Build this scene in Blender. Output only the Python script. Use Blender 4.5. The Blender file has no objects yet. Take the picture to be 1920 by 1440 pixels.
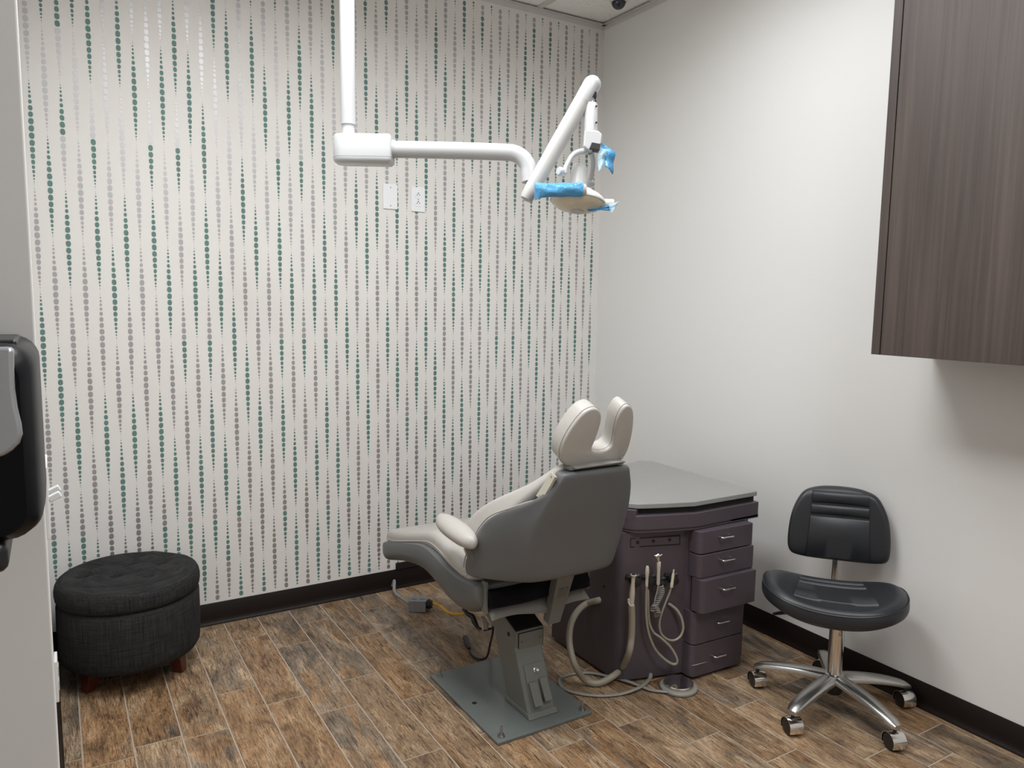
import bpy, bmesh, math, random
from mathutils import Vector, Matrix

random.seed(7)
PI = math.pi
S = bpy.context.scene
C = S.collection

# ------------------------------------------------------------------ camera
F = 1423.35
YAW, PITCH, ROLL = math.radians(31.2433), math.radians(6.4272), math.radians(0.8125)
CAM = Vector((-2.63054, -3.42633, 1.45))
fw = Vector((math.sin(YAW)*math.cos(PITCH), math.cos(YAW)*math.cos(PITCH), -math.sin(PITCH)))
rt = Vector((math.cos(YAW), -math.sin(YAW), 0))
up = rt.cross(fw)
RT = rt*math.cos(ROLL) + up*math.sin(ROLL)
UP = -rt*math.sin(ROLL) + up*math.cos(ROLL)
cd = bpy.data.cameras.new('camera')
cam = bpy.data.objects.new('camera', cd); C.objects.link(cam)
M = Matrix.Identity(4)
for i in range(3):
    M[i][0] = RT[i]; M[i][1] = UP[i]; M[i][2] = -fw[i]; M[i][3] = CAM[i]
cam.matrix_world = M
cd.sensor_width = 36; cd.lens = F/1920*36; cd.clip_start = 0.05
S.camera = cam

# ------------------------------------------------------------------ world, colour management
w = bpy.data.worlds.new('world'); S.world = w; w.use_nodes = True
w.node_tree.nodes['Background'].inputs[0].default_value = (0.8, 0.8, 0.82, 1)
w.node_tree.nodes['Background'].inputs[1].default_value = 0.05
S.view_settings.view_transform = 'Standard'
try: S.view_settings.look = 'None'
except Exception: pass
S.view_settings.gamma = 1
S.view_settings.use_curve_mapping = False
S.view_settings.exposure = -0.03
LAMP_W = (38.5, 11.0, 30.5)          # watts of each ceiling panel, the added rear fill last
CEIL = 2.92

# ------------------------------------------------------------------ point helpers (photo pixel -> place in the room)
def ray(px, py):
    return fw + RT*((px-960)/F) - UP*((py-720)/F)
def onz(px, py, z=0.0):
    d = ray(px, py); return CAM + d*((z-CAM.z)/d.z)
def ony(px, py, y=0.0):
    d = ray(px, py); return CAM + d*((y-CAM.y)/d.y)
def onx(px, py, x=0.0):
    d = ray(px, py); return CAM + d*((x-CAM.x)/d.x)
def dep(px, py, D):
    return CAM + ray(px, py)*D
def onpl(px, py, p, n):
    d = ray(px, py); return CAM + d*((p-CAM).dot(n)/d.dot(n))

# ------------------------------------------------------------------ materials
def mat(name, col, rough=0.5, metal=0.0, spec=0.5, noise=None, bump=None, coat=0.0):
    m = bpy.data.materials.new(name); m.use_nodes = True
    nt = m.node_tree; b = nt.nodes['Principled BSDF']
    b.inputs['Base Color'].default_value = (*col, 1)
    b.inputs['Roughness'].default_value = rough
    b.inputs['Metallic'].default_value = metal
    b.inputs['Specular IOR Level'].default_value = spec
    if coat: b.inputs['Coat Weight'].default_value = coat
    tc = nt.nodes.new('ShaderNodeTexCoord')
    if noise:                     # (scale xyz, detail, amount)
        sc, amt = noise
        mp = nt.nodes.new('ShaderNodeMapping'); mp.inputs['Scale'].default_value = sc
        nz = nt.nodes.new('ShaderNodeTexNoise'); nz.inputs['Scale'].default_value = 1; nz.inputs['Detail'].default_value = 6
        nt.links.new(tc.outputs['Object'], mp.inputs[0]); nt.links.new(mp.outputs[0], nz.inputs['Vector'])
        mx = nt.nodes.new('ShaderNodeMix'); mx.data_type = 'RGBA'
        a = tuple(max(0, c*(1-amt)) for c in col); d = tuple(min(1, c*(1+amt)) for c in col)
        mx.inputs[6].default_value = (*a, 1); mx.inputs[7].default_value = (*d, 1)
        nt.links.new(nz.outputs['Fac'], mx.inputs[0]); nt.links.new(mx.outputs[2], b.inputs['Base Color'])
    if bump:                      # (scale xyz, strength, distance)
        sc, st, di = bump
        mp = nt.nodes.new('ShaderNodeMapping'); mp.inputs['Scale'].default_value = sc
        nz = nt.nodes.new('ShaderNodeTexNoise'); nz.inputs['Scale'].default_value = 1; nz.inputs['Detail'].default_value = 5
        nt.links.new(tc.outputs['Object'], mp.inputs[0]); nt.links.new(mp.outputs[0], nz.inputs['Vector'])
        bp = nt.nodes.new('ShaderNodeBump'); bp.inputs['Strength'].default_value = st; bp.inputs['Distance'].default_value = di
        nt.links.new(nz.outputs['Fac'], bp.inputs['Height']); nt.links.new(bp.outputs[0], b.inputs['Normal'])
    return m

def srgb(r, g, b):
    f = lambda c: (c/255/12.92) if c/255 <= .04045 else ((c/255+.055)/1.055)**2.4
    return (f(r), f(g), f(b))

m_paper = mat('wallpaper_ground', srgb(224, 221, 217), .75, bump=((400, 400, 400), .08, .001), noise=((2, 2, 2), .02))
m_teal = mat('teal_foil', srgb(94, 127, 121), .6, noise=((40, 40, 14), .22))
m_silver = mat('silver_foil', (0.44, 0.435, 0.44), .46, metal=.75, noise=((30, 30, 12), .1))
m_wall = mat('white_wall_paint', srgb(224, 223, 221), .62, bump=((260, 260, 260), .06, .001), noise=((1.5, 1.5, 1.5), .015))
m_base = mat('dark_brown_vinyl', srgb(26, 19, 17), .45, spec=.25, noise=((20, 20, 20), .1))
m_grid = mat('ceiling_grid_metal', srgb(205, 203, 198), .5)
m_grout = mat('floor_grout', srgb(168, 155, 142), .9, noise=((60, 60, 60), .12))
m_chrome = mat('chrome', (.75, .74, .72), .12, metal=1)
m_alu = mat('brushed_aluminium', (.55, .545, .53), .3, metal=1, bump=((200, 200, 8), .1, .0005))
m_black = mat('black_plastic', (.012, .012, .013), .4)
m_blackg = mat('gloss_black_plastic', (.004, .004, .006), .35, spec=.12)
m_shell = mat('grey_moulded_plastic', srgb(99, 101, 102), .42, bump=((300, 300, 300), .05, .0005), noise=((5, 5, 5), .04))
m_vinyl = mat('light_grey_vinyl', srgb(182, 178, 172), .45, bump=((30, 30, 30), .25, .004), noise=((8, 8, 8), .04))
m_metalp = mat('grey_green_paint', srgb(108, 110, 105), .38, noise=((12, 12, 12), .06))
m_plate = mat('base_plate_paint', srgb(104, 109, 107), .3, noise=((14, 14, 14), .1), bump=((60, 60, 60), .05, .001))
m_ivory = mat('ivory_plastic', srgb(184, 180, 164), .45)
m_blkfab = mat('black_fabric', (.005, .005, .008), .85, spec=.15, bump=((60, 60, 60), .4, .004))
m_sheet = mat('grey_sheet', srgb(140, 138, 134), .5)
m_cart = mat('plum_grey_laminate', srgb(78, 69, 76), .42, noise=((6, 6, 6), .08), bump=((120, 120, 120), .05, .0006))
m_top = mat('grey_laminate_top', srgb(146, 145, 144), .34, noise=((9, 9, 9), .05))
m_hose = mat('beige_grey_tubing', srgb(150, 143, 128), .42)
m_hose2 = mat('grey_tubing', srgb(140, 138, 130), .45)
m_ivorytool = mat('cream_plastic', srgb(196, 188, 170), .35)
m_white = mat('white_enamel', srgb(186, 187, 188), .3)
m_platew = mat('white_wall_plate', srgb(236, 238, 240), .35)
m_whitep = mat('white_plastic', srgb(212, 212, 211), .38)
m_joint = mat('warm_white_plastic', srgb(182, 181, 178), .4)
m_leath = mat('black_leather', srgb(36, 38, 42), .38, spec=.5, bump=((140, 140, 140), .12, .001))
m_wood = mat('mahogany_leg', srgb(82, 34, 22), .35, noise=((60, 60, 8), .35))
m_yellow = mat('yellow_sleeve', srgb(225, 175, 30), .45)
m_steelbox = mat('galvanised_steel', srgb(150, 153, 155), .5, metal=.35, noise=((40, 40, 40), .12))
m_dark = mat('dark_recess', (.01, .009, .01), .8)
m_silverp = mat('silver_plastic', srgb(170, 172, 176), .3, metal=.55)
m_stain = mat('smudge_grey', srgb(180, 177, 170), .7)
m_scr = mat('screw_steel', (.4, .4, .39), .35, metal=1)

# fabric of the ottoman (woven threads both ways)
def fabric():
    m = bpy.data.materials.new('charcoal_linen'); m.use_nodes = True; nt = m.node_tree; b = nt.nodes['Principled BSDF']
    tc = nt.nodes.new('ShaderNodeTexCoord'); outs = []
    for sc in ((14, 14, 420), (260, 260, 10)):
        mp = nt.nodes.new('ShaderNodeMapping'); mp.inputs['Scale'].default_value = sc
        nz = nt.nodes.new('ShaderNodeTexNoise'); nz.inputs['Scale'].default_value = 1; nz.inputs['Detail'].default_value = 3
        nt.links.new(tc.outputs['Object'], mp.inputs[0]); nt.links.new(mp.outputs[0], nz.inputs['Vector']); outs.append(nz)
    ad = nt.nodes.new('ShaderNodeMath'); ad.operation = 'MULTIPLY'
    nt.links.new(outs[0].outputs['Fac'], ad.inputs[0]); nt.links.new(outs[1].outputs['Fac'], ad.inputs[1])
    cr = nt.nodes.new('ShaderNodeValToRGB'); cr.color_ramp.elements[0].position = .12; cr.color_ramp.elements[1].position = .42
    cr.color_ramp.elements[0].color = (*srgb(26, 26, 27), 1); cr.color_ramp.elements[1].color = (*srgb(56, 55, 55), 1)
    nt.links.new(ad.outputs[0], cr.inputs[0]); nt.links.new(cr.outputs[0], b.inputs['Base Color'])
    bp = nt.nodes.new('ShaderNodeBump'); bp.inputs['Strength'].default_value = .35; bp.inputs['Distance'].default_value = .002
    nt.links.new(ad.outputs[0], bp.inputs['Height']); nt.links.new(bp.outputs[0], b.inputs['Normal'])
    b.inputs['Roughness'].default_value = .9; b.inputs['Specular IOR Level'].default_value = .2
    return m
m_fabric = fabric()

def plank_mat():
    m = bpy.data.materials.new('wood_look_tile'); m.use_nodes = True; nt = m.node_tree; b = nt.nodes['Principled BSDF']
    N = nt.nodes.new; L = nt.links.new
    tc = N('ShaderNodeTexCoord'); at = N('ShaderNodeAttribute'); at.attribute_name = 'pid'; at.attribute_type = 'GEOMETRY'
    sx = N('ShaderNodeSeparateXYZ'); L(at.outputs['Vector'], sx.inputs[0])
    off = N('ShaderNodeVectorMath'); off.operation = 'SCALE'; off.inputs[3].default_value = 37.0; L(at.outputs['Vector'], off.inputs[0])
    def nz(sc, det=8, dist=0.0, rough=.6):
        mp = N('ShaderNodeMapping'); mp.inputs['Scale'].default_value = sc
        L(tc.outputs['Object'], mp.inputs[0])
        ad = N('ShaderNodeVectorMath'); ad.operation = 'ADD'; L(mp.outputs[0], ad.inputs[0]); L(off.outputs[0], ad.inputs[1])
        n = N('ShaderNodeTexNoise'); n.inputs['Scale'].default_value = 1; n.inputs['Detail'].default_value = det
        n.inputs['Distortion'].default_value = dist; n.inputs['Roughness'].default_value = rough
        L(ad.outputs[0], n.inputs['Vector']); return n
    def ramp(src, stops):
        cr = N('ShaderNodeValToRGB'); e = cr.color_ramp.elements
        e[0].position = stops[0][0]; e[0].color = (*stops[0][1], 1); e[1].position = stops[-1][0]; e[1].color = (*stops[-1][1], 1)
        for p, c in stops[1:-1]:
            x = e.new(p); x.color = (*c, 1)
        L(src, cr.inputs[0]); return cr
    def mix(f, a, bb, mode='MIX'):
        x = N('ShaderNodeMix'); x.data_type = 'RGBA'; x.blend_type = mode
        if isinstance(f, float): x.inputs[0].default_value = f
        else: L(f, x.inputs[0])
        L(a, x.inputs[6]); L(bb, x.inputs[7]); return x.outputs[2]
    big = nz((10, 3.4, 1), 6, 1.6, .62)
    base = ramp(big.outputs['Fac'], [(.30, srgb(104, 87, 70)), (.42, srgb(134, 112, 89)), (.54, srgb(152, 130, 104)), (.68, srgb(178, 157, 130))])
    warm = ramp(big.outputs['Fac'], [(.30, srgb(88, 70, 54)), (.44, srgb(128, 101, 74)), (.58, srgb(156, 126, 94)), (.72, srgb(170, 146, 119))])
    grey = ramp(big.outputs['Fac'], [(.30, srgb(82, 75, 67)), (.5, srgb(122, 109, 94)), (.70, srgb(158, 143, 125))])
    def patch(ch, scale, lo, hi):        # patchy blend whose reach differs from plank to plank
        n = nz(scale, 4, 1.4); ad = N('ShaderNodeMath'); ad.operation = 'ADD'; L(n.outputs['Fac'], ad.inputs[0])
        sc = N('ShaderNodeMath'); sc.operation = 'MULTIPLY'; sc.inputs[1].default_value = .42; L(sx.outputs[ch], sc.inputs[0]); L(sc.outputs[0], ad.inputs[1])
        return ramp(ad.outputs[0], [(lo, (0, 0, 0)), (hi, (1, 1, 1))])
    c = mix(patch('X', (7, 2.2, 1), .70, .86).outputs[0], base.outputs[0], warm.outputs[0])
    c = mix(patch('Y', (8, 2.6, 1), .74, .90).outputs[0], c, grey.outputs[0])
    fine = nz((170, 13, 1), 7, 1.4, .72)
    fr = ramp(fine.outputs['Fac'], [(.34, (.20, .17, .15)), (.43, (.62, .58, .55)), (.51, (1, 1, 1)), (.64, (1.38, 1.34, 1.30))])
    c = mix(.95, c, fr.outputs[0], 'MULTIPLY')
    # swirling growth lines
    swirl = nz((15, 3.4, 1), 3, 2.4, .5)
    sn = N('ShaderNodeMath'); sn.operation = 'MULTIPLY'; sn.inputs[1].default_value = 210; L(swirl.outputs['Fac'], sn.inputs[0])
    s2 = N('ShaderNodeMath'); s2.operation = 'SINE'; L(sn.outputs[0], s2.inputs[0])
    sr = ramp(s2.outputs[0], [(0.0, (.62, .57, .53)), (.45, (1, 1, 1)), (1.0, (1.08, 1.07, 1.05))])
    c = mix(.75, c, sr.outputs[0], 'MULTIPLY')
    # open cracks along the grain
    ck = nz((70, 5, 1), 8, 1.0, .7)
    ckr = ramp(ck.outputs['Fac'], [(.34, (.22, .19, .17)), (.41, (1, 1, 1))])
    c = mix(.9, c, ckr.outputs[0], 'MULTIPLY')
    # dark weathered patches
    pt = nz((18, 5, 1), 6, 2.2, .65)
    pr = ramp(pt.outputs['Fac'], [(.59, (1, 1, 1)), (.66, (.64, .61, .60)), (.76, (.38, .36, .37))])
    c = mix(.85, c, pr.outputs[0], 'MULTIPLY')
    # per-plank brightness
    bz = N('ShaderNodeMapRange'); bz.inputs[3].default_value = 1.0; bz.inputs[4].default_value = 1.32; L(sx.outputs['Z'], bz.inputs[0])
    vv = N('ShaderNodeVectorMath'); vv.operation = 'SCALE'; L(c, vv.inputs[0]); L(bz.outputs[0], vv.inputs[3]); c = vv.outputs[0]
    # plaster dust trodden in round the junction box
    geo = N('ShaderNodeNewGeometry'); d = N('ShaderNodeVectorMath'); d.operation = 'DISTANCE'; L(geo.outputs['Position'], d.inputs[0]); d.inputs[1].default_value = (-1.23, -.42, 0)
    dm = N('ShaderNodeMapRange'); dm.inputs[1].default_value = .42; dm.inputs[2].default_value = .02; L(d.outputs['Value'], dm.inputs[0])
    dn = N('ShaderNodeTexNoise'); dn.inputs['Scale'].default_value = 9; dn.inputs['Detail'].default_value = 9; dn.inputs['Roughness'].default_value = .75; L(geo.outputs['Position'], dn.inputs['Vector'])
    dr = ramp(dn.outputs['Fac'], [(.48, (0, 0, 0)), (.68, (1, 1, 1))])
    ml = N('ShaderNodeMath'); ml.operation = 'MULTIPLY'; L(dm.outputs[0], ml.inputs[0]); L(dr.outputs[0], ml.inputs[1])
    m2 = N('ShaderNodeMath'); m2.operation = 'MULTIPLY'; m2.inputs[1].default_value = .9; L(ml.outputs[0], m2.inputs[0])
    du = N('ShaderNodeRGB'); du.outputs[0].default_value = (*srgb(178, 170, 160), 1)
    c = mix(m2.outputs[0], c, du.outputs[0])
    L(c, b.inputs['Base Color'])
    b.inputs['Roughness'].default_value = .5; b.inputs['Specular IOR Level'].default_value = .35
    bp = N('ShaderNodeBump'); bp.inputs['Strength'].default_value = .25; bp.inputs['Distance'].default_value = .002
    L(fine.outputs['Fac'], bp.inputs['Height']); L(bp.outputs[0], b.inputs['Normal'])
    return m
m_plank = plank_mat()

def ceil_mat():
    m = bpy.data.materials.new('fissured_ceiling_tile'); m.use_nodes = True; nt = m.node_tree; b = nt.nodes['Principled BSDF']
    N = nt.nodes.new; L = nt.links.new
    tc = N('ShaderNodeTexCoord'); vo = N('ShaderNodeTexVoronoi'); vo.inputs['Scale'].default_value = 95; L(tc.outputs['Object'], vo.inputs['Vector'])
    nz = N('ShaderNodeTexNoise'); nz.inputs['Scale'].default_value = 34; nz.inputs['Detail'].default_value = 4; L(tc.outputs['Object'], nz.inputs['Vector'])
    mu = N('ShaderNodeMath'); mu.operation = 'ADD'; L(vo.outputs['Distance'], mu.inputs[0]); L(nz.outputs['Fac'], mu.inputs[1])
    cr = N('ShaderNodeValToRGB'); e = cr.color_ramp.elements; e[0].position = .52; e[0].color = (*srgb(165, 161, 154), 1); e[1].position = .64; e[1].color = (*srgb(246, 244, 240), 1)
    L(mu.outputs[0], cr.inputs[0]); L(cr.outputs[0], b.inputs['Base Color']); b.inputs['Roughness'].default_value = .95
    bp = N('ShaderNodeBump'); bp.inputs['Strength'].default_value = .4; bp.inputs['Distance'].default_value = .003; L(mu.outputs[0], bp.inputs['Height']); L(bp.outputs[0], b.inputs['Normal'])
    return m
m_tile = ceil_mat()

def cab_mat():
    m = bpy.data.materials.new('dark_walnut_veneer'); m.use_nodes = True; nt = m.node_tree; b = nt.nodes['Principled BSDF']
    N = nt.nodes.new; L = nt.links.new
    tc = N('ShaderNodeTexCoord'); fs = []
    for sc, det in (((90, 90, 1.6), 6), ((14, 14, 1.1), 4)):
        mp = N('ShaderNodeMapping'); mp.inputs['Scale'].default_value = sc; L(tc.outputs['Object'], mp.inputs[0])
        n = N('ShaderNodeTexNoise'); n.inputs['Scale'].default_value = 1; n.inputs['Detail'].default_value = det; n.inputs['Distortion'].default_value = .4; L(mp.outputs[0], n.inputs['Vector']); fs.append(n)
    a = N('ShaderNodeMath'); a.operation = 'ADD'; L(fs[0].outputs['Fac'], a.inputs[0]); L(fs[1].outputs['Fac'], a.inputs[1])
    cr = N('ShaderNodeValToRGB'); e = cr.color_ramp.elements; e[0].position = .35; e[0].color = (*srgb(52, 42, 40), 1); e[1].position = .75; e[1].color = (*srgb(84, 72, 66), 1)
    hf = N('ShaderNodeMath'); hf.operation = 'MULTIPLY'; hf.inputs[1].default_value = .55; L(a.outputs[0], hf.inputs[0]); L(hf.outputs[0], cr.inputs[0])
    L(cr.outputs[0], b.inputs['Base Color']); b.inputs['Roughness'].default_value = .45
    return m
m_cab = cab_mat()

def film_mat(name, col, alpha):
    m = bpy.data.materials.new(name); m.use_nodes = True; nt = m.node_tree; b = nt.nodes['Principled BSDF']
    b.inputs['Base Color'].default_value = (*col, 1); b.inputs['Roughness'].default_value = .18; b.inputs['Alpha'].default_value = alpha
    tc = nt.nodes.new('ShaderNodeTexCoord'); nz = nt.nodes.new('ShaderNodeTexNoise'); nz.inputs['Scale'].default_value = 35; nz.inputs['Detail'].default_value = 3; nz.inputs['Distortion'].default_value = 1.5
    nt.links.new(tc.outputs['Object'], nz.inputs['Vector'])
    bp = nt.nodes.new('ShaderNodeBump'); bp.inputs['Strength'].default_value = .8; bp.inputs['Distance'].default_value = .006
    nt.links.new(nz.outputs['Fac'], bp.inputs['Height']); nt.links.new(bp.outputs[0], b.inputs['Normal'])
    return m
m_film = film_mat('blue_barrier_film', srgb(78, 158, 208), .8)
m_clear = film_mat('clear_lens', srgb(232, 222, 196), .8)
m_haze = film_mat('pale_plastic_sleeve', srgb(190, 225, 240), .4)

def emis(name, col, st):
    m = bpy.data.materials.new(name); m.use_nodes = True; nt = m.node_tree
    b = nt.nodes['Principled BSDF']; b.inputs['Base Color'].default_value = (.9, .9, .9, 1)
    b.inputs['Emission Color'].default_value = (*col, 1); b.inputs['Emission Strength'].default_value = st
    return m

# ------------------------------------------------------------------ mesh helpers
def finish(bm, name, mats, parent=None, origin=None, bevel=0, seg=2, subd=0, ang=38):
    bmesh.ops.remove_doubles(bm, verts=bm.verts, dist=1e-6)
    bmesh.ops.recalc_face_normals(bm, faces=bm.faces)
    if parent is not None:
        r = parent
        while r.parent: r = r.parent
        o0 = r.location.copy()
    else:
        o0 = Vector(origin) if origin is not None else Vector((0, 0, 0))
    bmesh.ops.translate(bm, verts=bm.verts, vec=-o0)
    for f in bm.faces: f.smooth = True
    ca = math.radians(ang)
    for e in bm.edges:
        if len(e.link_faces) == 2 and e.calc_face_angle(0) > ca: e.smooth = False
    me = bpy.data.meshes.new(name); bm.to_mesh(me); bm.free()
    if not isinstance(mats, (list, tuple)): mats = [mats]
    for m in mats: me.materials.append(m)
    o = bpy.data.objects.new(name, me); C.objects.link(o)
    if parent is not None: o.parent = parent
    else: o.location = o0
    if bevel:
        b = o.modifiers.new('bevel', 'BEVEL'); b.width = bevel; b.segments = seg; b.limit_method = 'ANGLE'; b.angle_limit = math.radians(32); b.harden_normals = True
    if subd:
        s = o.modifiers.new('sub', 'SUBSURF'); s.levels = subd; s.render_levels = subd
    return o

def tag(o, label, cat, group=None):
    o['label'] = label; o['category'] = cat
    if group: o['group'] = group
    return o
def thing(name, label, cat, loc, group=None):
    o = bpy.data.objects.new(name, None); C.objects.link(o); o.location = loc; o.empty_display_size = .05
    return tag(o, label, cat, group)
def struct(o):
    o['kind'] = 'structure'; return o

def box(bm, c, s, rot=0.0, mtx=None, mi=0):
    v = []
    for x in (-.5, .5):
        for y in (-.5, .5):
            for z in (-.5, .5):
                p = Vector((x*s[0], y*s[1], z*s[2]))
                if mtx is not None: p = mtx @ p
                elif rot: p = Matrix.Rotation(rot, 3, 'Z') @ p
                v.append(bm.verts.new(p + Vector(c)))
    for f in ((0, 1, 3, 2), (4, 6, 7, 5), (0, 4, 5, 1), (2, 3, 7, 6), (0, 2, 6, 4), (1, 5, 7, 3)):
        bm.faces.new([v[i] for i in f]).material_index = mi

def catmull(pts, n=8, closed=False):
    P = [Vector(p) for p in pts]; out = []
    N = len(P)
    rng = range(N) if closed else range(N-1)
    for i in rng:
        if closed: a, b, c, d = P[(i-1) % N], P[i], P[(i+1) % N], P[(i+2) % N]
        else: a, b, c, d = P[max(i-1, 0)], P[i], P[i+1], P[min(i+2, N-1)]
        for k in range(n):
            t = k/n
            out.append(.5*((2*b) + (c-a)*t + (2*a-5*b+4*c-d)*t*t + (3*b-a-3*c+d)*t**3))
    if not closed: out.append(P[-1])
    return out

def tube(bm, pts, r, seg=14, smooth=0, closed=False, cap=True, flat=1.0, mi=0):
    P = catmull(pts, smooth, closed) if smooth else [Vector(p) for p in pts]
    n = len(P)
    if isinstance(r, (int, float)): R = [r]*n
    else:
        R = []
        for i in range(n):
            t = i/(n-1)*(len(r)-1); k = min(int(t), len(r)-2); R.append(r[k]*(1-(t-k)) + r[k+1]*(t-k))
    T = []
    for i in range(n):
        if closed: T.append((P[(i+1) % n]-P[i-1]).normalized())
        else: T.append((P[min(i+1, n-1)]-P[max(i-1, 0)]).normalized())
    u = T[0].orthogonal().normalized()
    if flat != 1.0:
        u = Vector((0, 0, 1)).cross(T[0]).normalized() if abs(T[0].z) < .95 else u
    rings = []
    for i in range(n):
        u = (u - T[i]*u.dot(T[i])).normalized()
        if flat != 1.0 and abs(T[i].z) < .95: u = Vector((0, 0, 1)).cross(T[i]).normalized()
        v = T[i].cross(u)
        rings.append([bm.verts.new(P[i] + (u*math.cos(2*PI*k/seg) + v*flat*math.sin(2*PI*k/seg))*R[i]) for k in range(seg)])
    m = n if closed else n-1
    for i in range(m):
        a, b = rings[i], rings[(i+1) % n]
        for k in range(seg):
            bm.faces.new((a[k], a[(k+1) % seg], b[(k+1) % seg], b[k])).material_index = mi
    if cap and not closed:
        bm.faces.new(rings[0][::-1]).material_index = mi; bm.faces.new(rings[-1]).material_index = mi

def lathe(bm, prof, c=(0, 0, 0), axis=(0, 0, 1), seg=32, mi=0, sx=1.0, sy=1.0, ux=None):
    a = Vector(axis).normalized()
    u = Vector(ux).normalized() if ux is not None else a.orthogonal().normalized()
    v = a.cross(u); c = Vector(c); rings = []
    for r, h in prof:
        if r < 1e-5: rings.append([bm.verts.new(c + a*h)])
        else: rings.append([bm.verts.new(c + a*h + u*(sx*r*math.cos(2*PI*k/seg)) + v*(sy*r*math.sin(2*PI*k/seg))) for k in range(seg)])
    for A, B in zip(rings, rings[1:]):
        if len(A) == 1 and len(B) == 1: continue
        for k in range(seg):
            q = (A[k % len(A)], A[(k+1) % len(A)], B[(k+1) % len(B)], B[k % len(B)])
            f = []
            for x in q:
                if x not in f: f.append(x)
            bm.faces.new(f).material_index = mi
    if len(rings[0]) > 1: bm.faces.new(rings[0][::-1]).material_index = mi
    if len(rings[-1]) > 1: bm.faces.new(rings[-1]).material_index = mi

def loft(bm, secs, cap=True, mi=0):
    R = [[bm.verts.new(p) for p in s] for s in secs]
    n = len(R[0])
    for A, B in zip(R, R[1:]):
        for k in range(n):
            bm.faces.new((A[k], A[(k+1) % n], B[(k+1) % n], B[k])).material_index = mi
    if cap:
        bm.faces.new(R[0][::-1]).material_index = mi; bm.faces.new(R[-1]).material_index = mi

def prism(bm, pts, d, mi=0):
    """closed polygon of 3D points pushed along vector d"""
    A = [bm.verts.new(Vector(p)) for p in pts]; B = [bm.verts.new(Vector(p)+Vector(d)) for p in pts]
    n = len(A)
    bm.faces.new(A[::-1]).material_index = mi; bm.faces.new(B).material_index = mi
    for k in range(n): bm.faces.new((A[k], A[(k+1) % n], B[(k+1) % n], B[k])).material_index = mi

def pillow(bm, pts, n, t, r, steps=4, dome=0.0):
    """outline of 3D points (planar, smooth) given thickness t along n with rounded rims of radius r"""
    n = Vector(n).normalized(); P = [Vector(p) for p in pts]; c = sum(P, Vector())/len(P); N = len(P)
    # inward direction at each point
    nin = []
    area = sum((P[i].cross(P[(i+1) % N])).dot(n) for i in range(N))
    for i in range(N):
        tg = (P[(i+1) % N]-P[i-1]).normalized(); m = n.cross(tg)
        if area < 0: m = -m
        nin.append(m)
    secs = []
    for k in range(steps+1):
        a = PI/2*k/steps
        secs.append([P[i] + nin[i]*(r*(1-math.sin(a))) + n*(r*(1-math.cos(a))) for i in range(N)])
    for k in range(steps+1):
        a = PI/2*k/steps
        secs.append([P[i] + nin[i]*(r*(1-math.cos(a))) + n*(t-r+r*math.sin(a)) for i in range(N)])
    loft(bm, secs)

def rrect(hx, hy, r, n=5):
    out = []
    for cx, cy, a0 in ((hx-r, hy-r, 0), (-(hx-r), hy-r, PI/2), (-(hx-r), -(hy-r), PI), (hx-r, -(hy-r), 3*PI/2)):
        for k in range(n+1):
            a = a0 + PI/2*k/n; out.append((cx+r*math.cos(a), cy+r*math.sin(a)))
    return out

# ================================================================== THE ROOM
LX0, LX1 = -2.650, -2.684        # left return wall: near edge, far end
LY = -2.2
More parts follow.
